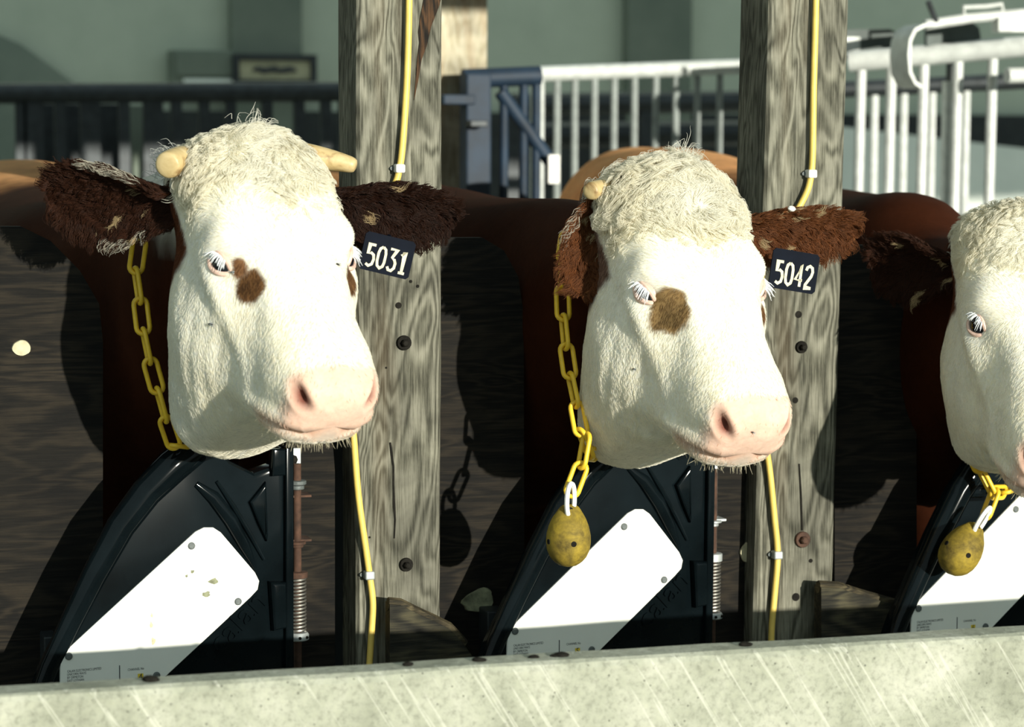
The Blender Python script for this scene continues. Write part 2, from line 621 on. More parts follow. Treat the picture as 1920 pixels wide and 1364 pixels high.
# dark trough rails beyond the railing
for k, (y, r_) in enumerate(((196, .05), (255, .06))):
    q0, q1 = P(960, y, 6.5 + .25 * k), P(1450, y - 6, 6.5 + .25 * k)
    g_ = empty('dark_rail', (q0[0], q0[1], 0))
    MB().tube([q0, q1], r_, 8).build('rail', MT['steel_dark'], g_, smooth=True)
    for q in (q0, (q0 + q1) / 2, q1):
        MB().box((q[0] - .03, q[1] - .03, 0), (q[0] + .03, q[1] + .03, q[2])).build('leg', MT['steel_dark'], g_)
    props(g_, ('upper', 'lower')[k] + ' dark horizontal rail in the gloom behind the thin-barred railing', 'rail', 'dark rails beyond the railing')

# low rendered wall lit in the right background
lw = MB()
c = [P(1480, 226, 8.2), P(2100, 300, 7.6)]
lw.add([(c[0][0], c[0][1], 0), (c[1][0], c[1][1], 0), tuple(c[1]), tuple(c[0]), (c[0][0], c[0][1] + .2, 0), (c[1][0], c[1][1] + .2, 0), (c[1][0], c[1][1] + .2, c[1][2]), (c[0][0], c[0][1] + .2, c[0][2])],
       [[0, 1, 2, 3], [7, 6, 5, 4], [3, 2, 6, 7], [0, 3, 7, 4], [1, 5, 6, 2], [0, 4, 5, 1]])
props(lw.build('low_wall', MT['low_wall']), 'low pale rendered wall behind the feed barrier on the right', 'wall')

# feed barrier, right
BY0, BY1 = 3.0, 2.7
ba, bb = P(1592, 116, BY0), P(1960, 84, BY1)
fbn = props(empty('feed_barrier', ba), 'galvanised feed barrier with thick top tube and upright bars at top right', 'barrier')
MB().tube([ba, bb], .033, 16).build('top_tube', MT['galv'], fbn, smooth=True)
for x in (1615, 1672, 1733, 1797, 1862):
    t_ = at_x(ba, bb, x)
    MB().tube([(t_[0], t_[1], t_[2] - .03), (t_[0] - .012, t_[1], .3)], .0165, 10).build('bar', MT['galv'], fbn, smooth=True)
t_ = at_x(ba, bb, 1790)
MB().box((t_[0] - .012, t_[1] + .03, .3), (t_[0] + .012, t_[1] + .06, t_[2] - .09)).build('bar', MT['galv'], fbn)
t_ = at_x(ba, bb, 1812)
MB().box((t_[0] - .02, t_[1] + .06, .3), (t_[0] + .02, t_[1] + .10, t_[2] - .02)).build('bar', MT['steel_dark'], fbn)
MB().tube([(ba[0], ba[1], .3), (bb[0], bb[1], .3)], .033, 12).build('bottom_tube', MT['galv'], fbn, smooth=True)
MB().box(tuple(P(1560, 96, BY0 + .05)), tuple(P(1604, 70, BY0 + .09)), .003).build('end_bracket', MT['galv'], fbn)
# second row of the barrier behind
ca, cb_ = P(1580, 168, 3.9), P(1960, 150, 3.7)
fb2 = props(empty('rear_feed_barrier', ca), 'second row of upright bars behind the thick feed barrier at right', 'barrier')
MB().tube([ca, cb_], .03, 10).build('top_tube', MT['steel_dark'], fb2, smooth=True)
for x in (1640, 1695, 1748, 1812):
    t_ = at_x(ca, cb_, x)
    MB().tube([(t_[0], t_[1], t_[2]), (t_[0], t_[1], .3)], .0155, 8).build('bar', MT['galv'], fb2, smooth=True)
MB().tube([(ca[0], ca[1], .3), (cb_[0], cb_[1], .3)], .03, 10).build('bottom_tube', MT['steel_dark'], fb2, smooth=True)
# locking yoke hooked over the top tube
YY = 2.62
yk = props(empty('locking_yoke', P(1720, 165, YY)), 'curved galvanised locking yoke hooked over the feed barrier tube, top right', 'latch')
yp = [P(*q, YY) for q in ((1724, 166), (1712, 158), (1702, 138), (1699, 105), (1702, 74), (1712, 54), (1730, 45), (1760, 42))]
cv = MB()
for off in (0,):
    v, f = [], []
    for p in yp:
        v += [(p[0] - .004, p[1] - .02, p[2]), (p[0] + .006, p[1] + .13, p[2]), ]
    n_ = len(yp)
    ins = []
    ctr = P(1740, 110, YY)
    for p in yp:
        dvec = np.array([ctr[0] - p[0], 0, ctr[2] - p[2]])
        dvec = dvec / np.linalg.norm(dvec) * .010
        ins += [(p[0] - .004 + dvec[0], p[1] - .02, p[2] + dvec[2]), (p[0] + .006 + dvec[0], p[1] + .13, p[2] + dvec[2])]
    allv = v + ins
    for i in range(n_ - 1):
        a_, b2_, c_, d_ = 2 * i, 2 * i + 1, 2 * i + 3, 2 * i + 2
        f.append([a_, b2_, c_, d_])
        o_ = 2 * n_
        f.append([o_ + d_, o_ + c_, o_ + b2_, o_ + a_])
        f.append([a_, d_, o_ + d_, o_ + a_])
        f.append([b2_, o_ + b2_, o_ + c_, c_])
    f.append([0, 2 * n_, 2 * n_ + 1, 1])
    e_ = 2 * (n_ - 1)
    f.append([e_, e_ + 1, 2 * n_ + e_ + 1, 2 * n_ + e_])
    cv.add(allv, f)
cv.build('hook_plate', MT['galv'], yk, smooth=True)
MB().tube([P(1735, 47, YY + .03), P(1820, 34, YY + .03), P(1960, 22, YY + .03)], .016, 10).build('top_bar', MT['galv'], yk, smooth=True)
MB().tube([P(1740, 2, YY + .02), P(1756, 42, YY + .02)], .009, 8).build('lever', MT['steel_dark'], yk, smooth=True)
MB().tube([P(1808, 28, YY + .03), P(1806, 14, YY + .03), P(1850, 12, YY + .03), P(1878, 8, YY + .03), P(1880, 24, YY + .03)], .007, 8).build('trip_loop', MT['galv'], yk, smooth=True)
MB().box(tuple(P(1872, 60, YY + .0)), tuple(P(1925, 34, YY + .05)), .004).build('bracket', MT['galv'], yk)
MB().tube([P(1888, 142, YY), P(1960, 140, YY)], .024, 14).build('pivot_sleeve', MT['galv'], yk, smooth=True)
rp_ = [(1575, 110), (1575, 56), (1668, 54), (1684, 62), (1692, 80), (1694, 112)]
MB().prism(rp_, lambda x, y: P(x, y, 3.06), lambda x, y: P(x, y, 3.06) + np.array([0, .02, 0])).build('guard_plate', MT['grey_plate'], fbn)
rp_ = [(1738, 100), (1738, 52), (1820, 40), (1836, 52), (1844, 100)]
MB().prism(rp_, lambda x, y: P(x, y, 2.86), lambda x, y: P(x, y, 2.86) + np.array([0, .02, 0])).build('yoke_plate', MT['grey_plate'], yk)

# ------------------------------------------------------------------ kerb in front
KY0, KY1 = -1.0, -.93
kz = P(960, 1247, KY0)[2]
nx = 90
v, f = [], []
xs = np.linspace(-5.5, 6.5, nx)
prof = []
for i, x in enumerate(xs):
    e = lambda k, s: s * (mnoise.noise(Vector((x * 9, k * 3.1, 0))))
    ring = [(KY0 + e(1, .002), 0.0), (KY0 + e(1, .002), kz - .012 + e(2, .003)), (KY0 + .004, kz - .004 + e(2, .003)), (KY0 + .012, kz + e(3, .002)),
            (KY1 - .008, kz + e(4, .002)), (KY1 - .001, kz - .006), (KY1, 0.0)]
    v += [(x, y, z) for y, z in ring]
m_ = 7
for i in range(nx - 1):
    for k in range(m_ - 1):
        f.append([i * m_ + k, (i + 1) * m_ + k, (i + 1) * m_ + k + 1, i * m_ + k + 1])
f.append(list(range(m_)))
f.append([(nx - 1) * m_ + k for k in range(m_)][::-1])
kb = MB().add(v, f).build('trough_kerb', MT['concrete'], smooth=True, sharp=20)
props(kb, 'long pale concrete trough kerb running across the bottom of the picture', 'kerb')
# dung and feed crumbs on the kerb top
for k, (px, py, s) in enumerate(((282, 1276, .010), (1040, 1232, .006), (1052, 1236, .009), (898, 1236, .008), (764, 1244, .007), (1398, 1208, .008), (1002, 1222, .007))):
    p = P(px, py, (KY0 + KY1) / 2)
    bm = bmesh.new()
    bmesh.ops.create_icosphere(bm, subdivisions=2, radius=s)
    for q in bm.verts:
        q.co *= 1 + .35 * mnoise.noise(q.co * 90 + Vector((k * 7, 0, 0)))
        q.co.z *= .55
        q.co.x *= 1.3
    bm.verts.index_update()
    o = MB().add([(q.co.x + p[0], q.co.y + (KY0 + KY1) / 2, q.co.z + kz + s * .3) for q in bm.verts], [[q.index for q in fc.verts] for fc in bm.faces]).build('dirt_clod', MT['hole'], smooth=True)
    bm.free()
    props(o, ['dark clod on the kerb below the first white plate', 'small dark crumb on the kerb below the second white plate', 'larger dark crumb beside the small one on the kerb',
              'dark crumb on the kerb left of the second white plate', 'dark crumb on the kerb below the first divider board', 'dark crumb on the kerb right of the yellow cable at second post', 'dark crumb on the kerb under printed lines of second plate'][k], 'dirt', 'crumbs on the kerb')
# trough floor
structure('trim_4', MB().box((-5.5, KY1, 0), (6.5, -.02, .30)), MT['floor'])

# ------------------------------------------------------------------ timber posts
def make_post(x0, x1, label, bolts, holes, tilt):
    a, b_ = P(x0, 600, 0), P(x1, 600, 0)
    po = props(empty('timber_post', (a[0], 0, 0)), label, 'post')
    bm = bmesh.new()
    nz = 60
    w, dth = b_[0] - a[0], .15
    v, f = [], []
    for i in range(nz + 1):
        z = 2.62 * i / nz
        j = lambda k: .0016 * mnoise.noise(Vector((k * 5.3 + x0, z * 6, 1.7)))
        c = .006
        t = tilt * (z - 1.1)
        ring = [(0 + j(1), c), (c + j(1), 0), (w - c + j(2), 0), (w + j(2), c), (w + j(3), dth - c), (w - c, dth), (c, dth), (j(4), dth - c)]
        v += [(a[0] + x + t, y, z) for x, y in ring]
    for i in range(nz):
        for k in range(8):
            f.append([i * 8 + k, i * 8 + (k + 1) % 8, (i + 1) * 8 + (k + 1) % 8, (i + 1) * 8 + k])
    f.append(list(range(8))[::-1])
    f.append([nz * 8 + k for k in range(8)])
    bm.free()
    MB().add(v, f).build('shaft', MT['post'], po)
    for (px, py, r, kind) in bolts:
        p = P(px, py, 0)
        m = MB().lathe([(r, .0), (r, .004), (r * .92, .006)], (p[0], 0.0, p[2]), (0, -1, 0), 18)
        wsh = m.build('washer', MT['rust'] if kind == 'rust' else MT['hole'], po, smooth=True)
        MB().lathe([(r * .5, 0), (r * .5, .010), (r * .35, .013)], (p[0], -.004, p[2]), (0, -1, 0), 6).build('bolt', MT['rust'] if kind == 'rust' else MT['hole'], po)
    for (px, py, r) in holes:
        p = P(px, py, 0)
        MB().lathe([(r, 0), (r, .0012)], (p[0], 0.0, p[2]), (0, -1, 0), 12).build('nail_hole', MT['hole'], po)
    return po


pA = make_post(668, 828, 'weathered grey timber post between the horned cow and the curly-headed cow',
               [(757, 643, .014, 'dark'), (761, 1059, .013, 'dark')], [(747, 573, .006), (770, 528, .003), (783, 537, .003), (724, 690, .002), (663 + 30, 1008, .002)], .002)
pB = make_post(1427, 1575, 'weathered grey timber post between the curly-headed cow and the cow at the right edge',
               [(1502, 651, .012, 'dark'), (1504, 1012, .016, 'rust')], [(1497, 590, .007), (1491, 751, .006), (1492, 1120, .008), (1520, 1052, .004)], .012)


# deep cleft with exposed dark bark side at the top of the first post
def cleft(parent, px_poly, name, mat):
    n = len(px_poly)
    fr_ = lambda x, y: P(x, y, 0) + np.array([0, -.0022, 0])
    bk_ = lambda x, y: P(x, y, 0) + np.array([0, .004, 0])
    return MB().prism(px_poly, fr_, bk_).build(name, mat, parent)


MT['bark'] = wood('dark_bark', (.006, .005, .004), (.03, .018, .010), (.11, .055, .025), 'z', 1.4)
cleft(pA, [(795, -6), (828, -6), (822, 14), (808, 50), (800, 85), (790, 112), (784, 150), (776, 188), (779, 150), (782, 110), (786, 80), (784, 60), (788, 30)], 'bark_cleft', MT['bark'])
cleft(pA, [(733, 830), (736, 850), (739, 875), (739, 910), (741, 950), (742, 975), (740, 1010), (738, 1010), (739, 975), (737, 950), (736, 910), (736, 875), (732, 850), (730, 830)], 'crack', MT['hole'])
cleft(pB, [(1499, 870), (1503, 930), (1505, 995), (1502, 995), (1500, 930), (1497, 870)], 'crack', MT['hole'])
# black strips stand in for the shadowed gap left of each post
# ------------------------------------------------------------------ boards of the feed front
def board(name, poly, Y, th, mat, label, cat='board', group=None, px=True):
    b0 = empty(name, P(poly[0][0], 1200, Y))
    props(b0, label, cat, group)
    fr_ = lambda x, y: P(x, y, Y)
    def bk_(x, y):
        p = P(x, y, Y)
        return np.array([p[0], Y + th, p[2]])
    MB().prism(poly, fr_, bk_).build('panel', mat, b0)
    return b0


BL = 1420
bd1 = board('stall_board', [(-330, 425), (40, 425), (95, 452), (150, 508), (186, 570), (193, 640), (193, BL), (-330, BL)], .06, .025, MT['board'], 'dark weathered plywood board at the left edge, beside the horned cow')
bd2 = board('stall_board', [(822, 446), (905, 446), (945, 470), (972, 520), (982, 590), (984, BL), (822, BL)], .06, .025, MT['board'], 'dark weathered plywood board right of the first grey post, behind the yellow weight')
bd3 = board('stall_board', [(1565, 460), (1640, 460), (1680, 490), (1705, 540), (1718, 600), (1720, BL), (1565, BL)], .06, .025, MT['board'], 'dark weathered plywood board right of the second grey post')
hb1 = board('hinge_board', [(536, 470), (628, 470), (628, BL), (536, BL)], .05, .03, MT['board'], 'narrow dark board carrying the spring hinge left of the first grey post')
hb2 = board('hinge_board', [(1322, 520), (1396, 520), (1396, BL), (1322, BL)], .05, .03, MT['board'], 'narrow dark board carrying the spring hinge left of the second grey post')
board('gap_shadow_strip', [(622, 480), (662, 480), (662, BL), (622, BL)], .11, .02, MT['dark_boarding'], 'black strip standing for the shadow in the gap between the narrow hinge board and the first post', 'board')
board('gap_shadow_strip', [(1390, 530), (1436, 530), (1436, BL), (1390, BL)], .11, .02, MT['dark_boarding'], 'black strip standing for the shadow in the gap between the narrow hinge board and the second post', 'board')


def disc(parent, px, py, rx, ry, Y, mat, name, th=.004, rot=0.0, lump=.12, seed=0):
    p = P(px, py, Y)
    n = 26
    ring = []
    for k in range(n):
        a_ = 2 * pi * k / n
        rr = 1 + lump * mnoise.noise(Vector((cos(a_) * 1.5 + seed, sin(a_) * 1.5, seed)))
        x, z = rx * cos(a_) * rr, ry * sin(a_) * rr
        ring.append((x * cos(rot) - z * sin(rot), x * sin(rot) + z * cos(rot)))
    v = [(p[0] + x, Y, p[2] + z) for x, z in ring] + [(p[0] + x * .94, Y - th, p[2] + z * .94) for x, z in ring]
    f = [[k, (k + 1) % n, n + (k + 1) % n, n + k] for k in range(n)] + [[n + k for k in range(n)]]
    return MB().add(v, f).build(name, mat, parent)


disc(bd1, 40, 653, .017, .014, .06, MT['pale_disc'], 'pale_plug', seed=1)
MT['lichen'] = plain('lichen_patch', (.20, .21, .13), .8, 0, .6, 60, .4)
disc(bd2, 898, 1126, .036, .020, .06, MT['lichen'], 'lichen_patch', seed=4, rot=.25, lump=.35)
disc(hb2, 1399, 1037, .012, .019, .048, MT['pale_disc'], 'pale_plug', seed=6, lump=.3)
for bx_, (x0, x1, y0, y1), pr in (('angle_bracket', (897, 932, 1135, 1230), bd2), ('angle_bracket', (76, 100, 1182, 1290), bd1)):
    a, b_ = P(x0, y1, .06), P(x1, y0, .06)
    MB().box((a[0], -.0, a[2]), (b_[0], .06, b_[2]), .003).build(bx_, MT['steel_dark'], pr)


# trough divider boards: shaped planks jutting towards the kerb at each post
def divider(poly, Y, label):
    d0 = props(empty('divider_board', P(poly[0][0], 1240, Y)), label, 'board')
    fr_ = lambda x, y: P(x, y, Y)
    bk_ = lambda x, y: P(x, y, Y) + np.array([.0, .034, .0])
    MB().prism(poly, fr_, bk_).build('plank', MT['divider'], d0)
    top = [q for q in poly if q[1] < 1215]
    pts = [P(x, y + 2, Y) + np.array([0, .017, 0]) for x, y in top]
    MB().tube(pts, .013, 8).build('worn_edge', MT['rim'], d0, smooth=True)


MT['rim'] = wood('worn_edge_timber', (.02, .018, .012), (.05, .04, .022), (.11, .09, .05), 'x', 1.0)
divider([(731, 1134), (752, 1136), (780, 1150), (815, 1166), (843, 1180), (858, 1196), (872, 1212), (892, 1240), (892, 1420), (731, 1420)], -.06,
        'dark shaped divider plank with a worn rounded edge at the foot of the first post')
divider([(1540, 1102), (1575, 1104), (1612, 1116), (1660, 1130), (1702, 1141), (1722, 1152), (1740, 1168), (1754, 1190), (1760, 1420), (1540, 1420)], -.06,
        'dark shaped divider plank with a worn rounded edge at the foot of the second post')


# ------------------------------------------------------------------ text helper
def text_mesh(s, size, sx=1.0):
    cu = bpy.data.curves.new('txt', 'FONT')
    cu.body = s
    cu.size = size
    cu.resolution_u = 2
    o = bpy.data.objects.new('txt', cu)
    COL.objects.link(o)
    dg = bpy.context.evaluated_depsgraph_get()
    me = bpy.data.meshes.new_from_object(o.evaluated_get(dg))
    v = [(q.co.x * sx, q.co.y) for q in me.vertices]
    f = [list(p.vertices) for p in me.polygons]
    bpy.data.objects.remove(o)
    bpy.data.curves.remove(cu)
    bpy.data.meshes.remove(me)
    return v, f


# ------------------------------------------------------------------ feeding gates (black plastic doors)
PHI = radians(9.0)
H1 = P(537, 1000, -.03)
H2 = P(1322, 960, -.03)
H3 = H2 + (H2 - H1) * 1.0
ed = np.array([-cos(PHI), -sin(PHI), 0.0])
nd_ = np.array([sin(PHI), -cos(PHI), 0.0])


def door_lz(px, py):
    r = ray(px, py)
    t = ((H1 - CAM) @ nd_) / (r @ nd_)
    p = CAM + r * t
    return (p - H1) @ ed, p[2]


SHELL = [(360, 822), (376, 814), (392, 822), (425, 862), (470, 884), (505, 872), (514, 850), (520, 838), (538, 836), (538, 1420), (40, 1420), (48, 1330),
         (78, 1250), (118, 1168), (160, 1078), (210, 984), (262, 912), (312, 860)]
PLATE = [(105, 1224), (126, 1207), (338, 1012), (358, 994), (374, 986), (391, 986), (405, 995), (469, 1070), (477, 1086), (474, 1102), (461, 1116), (300, 1266), (160, 1398), (105, 1398)]


def make_gate(H, number, label):
    g = props(empty('feeding_gate', (H[0], H[1], .62)), label, 'gate')
    if number == 'x': g['label'] = label

    def W(l, z, o):
        return np.array([H[0], H[1], 0.0]) + ed * l + nd_ * o + np.array([0, 0, z])

    def slab(poly, o0, o1, bev, name, mat, parent=g, seg=3):
        bm = bmesh.new()
        fr_ = [bm.verts.new(W(*door_lz(*q), o1)) for q in poly]
        fc = bm.faces.new(fr_)
        ex = bmesh.ops.extrude_face_region(bm, geom=[fc])
        vv = [e for e in ex['geom'] if isinstance(e, bmesh.types.BMVert)]
        for q in vv:
            q.co += Vector(nd_ * (o0 - o1))
        bmesh.ops.recalc_face_normals(bm, faces=bm.faces[:])
        if bev:
            es = [e for e in bm.edges if all(q in fr_ for q in e.verts)]
            bmesh.ops.bevel(bm, geom=es, offset=bev, segments=seg, affect='EDGES', profile=.5)
        bm.verts.index_update()
        mb = MB().add([q.co[:] for q in bm.verts], [[q.index for q in fc.verts] for fc in bm.faces])
        bm.free()
        return mb.build(name, mat, parent, smooth=True, sharp=22)

    def pipe(pxs, r, o, name, mat, parent=g, n=12):
        pts = [W(*door_lz(x, y), o) for x, y in pxs]
        return MB().tube(pts, r, n).build(name, mat, parent, smooth=True)

    sh_ = slab(SHELL, -.02, .022, .012, 'shell', MT['black_plastic'])
    # thick rounded arm and moulded ribs
    pipe([(384, 826), (362, 838), (318, 874), (270, 922), (222, 986), (172, 1078), (128, 1168), (90, 1248), (60, 1330)], [.008, .030, .031, .028, .026, .023, .020, .018, .016], .012, 'moulded_arm', MT['black_plastic'], n=16)
    pipe([(360, 905), (392, 930), (424, 972), (450, 1020), (470, 1062)], [.006, .013, .014, .011, .004], .022, 'moulded_rib', MT['black_plastic'], n=12)
    pipe([(398, 900), (430, 948), (462, 1002), (486, 1046)], [.003, .005, .005, .003], .024, 'moulded_rib', MT['black_plastic'], n=8)
    slab([(458, 938), (488, 900), (492, 1000), (490, 1012), (474, 978)], .018, .034, .006, 'moulded_web', MT['black_plastic'])
    slab([(500, 838), (524, 838), (524, 888), (498, 890)], .015, .036, .006, 'moulded_block', MT['black_plastic'])
    slab([(494, 1086), (524, 1086), (526, 1172), (500, 1178)], .018, .040, .008, 'moulded_block', MT['black_plastic'])
    slab([(524, 836), (539, 836), (539, 1420), (524, 1420)], -.01, .034, .004, 'hinge_stile', MT['black_plastic'])
    # raised maker's letters along the lower diagonal
    v, f = text_mesh('calan', .062, 1.05)
    l0, z0 = door_lz(404, 1226)
    an = radians(44)
    mb = MB()
    n = len(v)
    fr_ = [W(l0 - (x * cos(an) - y * sin(an)), z0 + (x * sin(an) + y * cos(an)), .0255) for x, y in v]
    mb.add(fr_, f)
    # outline walls
    from collections import Counter
    ec = Counter()
    for q in f:
        for i in range(len(q)):
            e = (q[i], q[(i + 1) % len(q)])
            ec[tuple(sorted(e))] += 1
    bkv = [np.asarray(p) - nd_ * .006 for p in fr_]
    base = len(mb.v)
    mb.v += [tuple(p) for p in bkv]
    for (i, j), c in ec.items():
        if c == 1: mb.f.append([i, j, base + j, base + i])
    mb.build('raised_letters', MT['black_plastic'], g)
    # white plate with print, screws and number sticker
    pl = slab(PLATE, .020, .026, .0012, 'white_plate', MT['white_plate'], seg=1)
    O = .0264
    for q in ((350, 1020), (437, 1124), (121, 1226), (285, 1262)):
        l, z = door_lz(*q)
        MB().lathe([(.0068, 0), (.0066, .002), (.005, .003)], W(l, z, O - .0005), nd_, 14).build('screw', MT['screw'], pl)

    def print_text(s, px, py, size, mat=MT['ink'], sx=1.0, o=O):
        v, f = text_mesh(s, size, sx)
        l0, z0 = door_lz(px, py)
        return MB().add([W(l0 - x, z0 + y, o) for x, y in v], f).build('print', mat, pl)

    lines = ('CALAN ELECTRONICS LIMITED', 'UNICORN WAYS', 'BY ORMISTON', 'EAST LOTHIAN', 'SCOTLAND')
    for k, s in enumerate(lines):
        print_text(s, 118, 1256.5 + 6.0 * k, .0062, sx=.72)
    print_text('CHANNEL No', 231, 1253.5, .0062, sx=.78)

    def bar(x0, y0, x1, y1, name, mat, o):
        a, b_ = door_lz(x0, y0), door_lz(x1, y1)
        q = [W(a[0], a[1], o), W(b_[0], a[1], o), W(b_[0], b_[1], o), W(a[0], b_[1], o)]
        return MB().add(q + [p - nd_ * .0004 for p in q], [[0, 1, 2, 3], [7, 6, 5, 4], [0, 4, 5, 1], [1, 5, 6, 2], [2, 6, 7, 3], [3, 7, 4, 0]]).build(name, mat, pl)

    bar(215.4, 1279, 216.6, 1243, 'rule', MT['ink'], O)
    bar(112, 1290.5, 166, 1289.5, 'rule', MT['ink'], O)
    st = bar(250, 1272, 260, 1258, 'number_sticker', MT['sticker'], O + .0003)
    v, f = text_mesh(number, .017, .8)
    l0, z0 = door_lz(251.6, 1270.3)
    MB().add([W(l0 - x - .0, z0 + y, O + .0008) for x, y in v], f).build('numeral', MT['ink'], pl)
    return g


make_gate(H1, '4', 'black plastic feeding gate with white plate under the horned cow')
make_gate(H2, '5', 'black plastic feeding gate with white plate under the curly-headed cow')
make_gate(H3, '6', 'black plastic feeding gate at the right edge, white plate mostly cut off')

# dried splashes on the first plate
for k, (px, py, s, e_) in enumerate(((378, 1110, .005, 1.5), (391, 1086, .005, 1.8), (276, 1150, .004, .5), (275, 1168, .006, .5), (279, 1198, .007, .6), (352, 1068, .003, 1.2), (341, 1076, .0025, 1))):
    l, z = door_lz(px, py)
    c = H1 + ed * l + nd_ * .0262
    c[2] = z
    n = 10
    ring = [c + ed * (s * e_ * cos(2 * pi * i / n) * (1 + .3 * sin(i * 2.3 + k))) + np.array([0, 0, s * sin(2 * pi * i / n) * (1 + .3 * cos(i * 1.7 + k))]) for i in range(n)]
    o = MB().add([tuple(p) for p in ring] + [tuple(c + nd_ * .0012)], [[i, (i + 1) % n, n] for i in range(n)]).build('dung_splash', MT['pale_disc'] if k in (2, 3, 4) else MT['lichen'], smooth=True)
    props(o, ['small dried splash nearest the lower edge of the first white plate', 'dried splash in the upper right of the first white plate', 'uppermost of the three ochre stains down the middle of the first plate',
              'middle one of three ochre stains down the first plate', 'lowest of the three ochre stains down the first plate', 'tiny fleck in the top middle of the first white plate', 'tiny fleck just left of another on the first white plate'][k], 'splash', 'splashes on the first plate')


# ------------------------------------------------------------------ spring hinges
def make_hinge(px, y_top, y_p, label, rust=True):
    """px: rod column; y_p: dict of image rows read off the photograph"""
    Y = .012
    g = props(empty('spring_hinge', P(px, y_p['low1'], Y)), label, 'hinge')
    rod = MT['rust']
    a, b_ = P(px, y_top, Y), P(px, y_p['low1'] + 40, Y)
    x0 = a[0]
    MB().tube([(x0, Y, a[2]), (x0, Y, b_[2] - .4)], .0075, 12).build('rod', rod, g, smooth=True)
    pa, pb = P(px - 20, y_p['plate1'], .045), P(px + 6, y_p['plate0'], .045)
    MB().box((pa[0], .040, pa[2]), (pb[0], .05, pb[2]), .001).build('back_plate', MT['zinc'], g)
    q = P(px - 8, y_p['plate0'] + 22, .04)
    MB().lathe([(.009, 0), (.009, .004), (.006, .006)], (q[0], .040, q[2]), (0, -1, 0), 8).build('bolt', MT['hole'], g)

    def collar(y, r, h, name, mat):
        p = P(px, y, Y)
        MB().lathe([(r * .9, -h / 2), (r, -h / 2 + .001), (r, h / 2 - .001), (r * .9, h / 2)], (x0, Y, p[2]), (0, 0, 1), 20).build(name, mat, g, smooth=True)

    for (y, r, h, m) in y_p['collars']:
        collar(y, r, h, 'collar', MT[m])
    s0, s1 = P(px, y_p['spring1'], Y)[2], P(px, y_p['spring0'], Y)[2]
    turns = 15
    pts = []
    for i in range(turns * 14 + 1):
        a_ = 2 * pi * i / 14
        pts.append((x0 + .0145 * cos(a_), Y + .0145 * sin(a_), s0 + (s1 - s0) * i / (turns * 14)))
    MB().tube(pts, .0024, 6).build('spring', MT['spring'], g, smooth=True)
    z = P(px, y_p['low1'], Y)[2]
    z2 = P(px, y_p['low0'], Y)[2]
    MB().lathe([(.018, 0), (.021, .002), (.021, (z2 - z) - .004), (.018, z2 - z)], (x0, Y, z), (0, 0, 1), 22).build('lower_sleeve', MT['zinc'], g, smooth=True)
    for dx in (-.014, .0, .014):
        MB().lathe([(.0028, 0), (.0028, .003)], (x0 + dx, Y - sqrt(.021 ** 2 - dx ** 2) + .001, (z + z2) / 2), (0, -1, 0), 8).build('set_screw', MT['hole'], g)
    # bracket arms to the board
    for y in y_p['arms']:
        p = P(px, y, Y)
        MB().box((x0 - .030, Y - .004, p[2] - .002), (x0 + .026, .05, p[2] + .002)).build('bracket_arm', MT['rust'] if rust else MT['zinc'], g)


make_hinge(557, 870, dict(low0=1186, low1=1201, plate0=840, plate1=1090, spring0=1085, spring1=1186,
           collars=((905, .017, .008, 'screw'), (914, .013, .008, 'screw'), (1018, .016, .006, 'rust'), (1023, .011, .008, 'rust'), (1078, .019, .012, 'rust')), arms=(931, 1014)),
           'rusty rod hinge with a coil spring beside the first black gate')
make_hinge(1338, 880, dict(low0=1148, low1=1160, plate0=870, plate1=1070, spring0=1056, spring1=1148,
           collars=((978, .017, .005, 'zinc'), (984, .011, .006, 'zinc'), (1045, .019, .016, 'zinc')), arms=(976,)),
           'zinc-sleeved rod hinge with a coil spring beside the second black gate', rust=False)


# ------------------------------------------------------------------ yellow cables on the posts
def smooth_path(pts, n=8):
    pts = [np.asarray(p, float) for p in pts]
    out = []
    for i in range(len(pts) - 1):
        p0, p1, p2, p3 = pts[max(i - 1, 0)], pts[i], pts[i + 1], pts[min(i + 2, len(pts) - 1)]
        for k in range(n):
            t = k / n
            out.append(.5 * ((2 * p1) + (-p0 + p2) * t + (2 * p0 - 5 * p1 + 4 * p2 - p3) * t * t + (-p0 + 3 * p1 - 3 * p2 + p3) * t ** 3))
    out.append(pts[-1])
    return out


def make_cable(pxs, clips, label):
    pts = smooth_path([P(x, y, Y) for x, y, Y in pxs])
    g = props(empty('yellow_cable', pts[-1]), label, 'cable')
    MB().tube(pts, .0062, 10).build('sheath', MT['cable'], g, smooth=True)
    for (x, y, mat) in clips:
        p = P(x, y, -.012)
        MB().box((p[0] - .009, -.022, p[2] - .008), (p[0] + .009, .0, p[2] + .008), .003).build('clip', mat, g)
        MB().lathe([(.004, 0), (.004, .004)], (p[0] - .012, -.002, p[2]), (0, -1, 0), 8).build('clip_nail', MT['screw'], g)


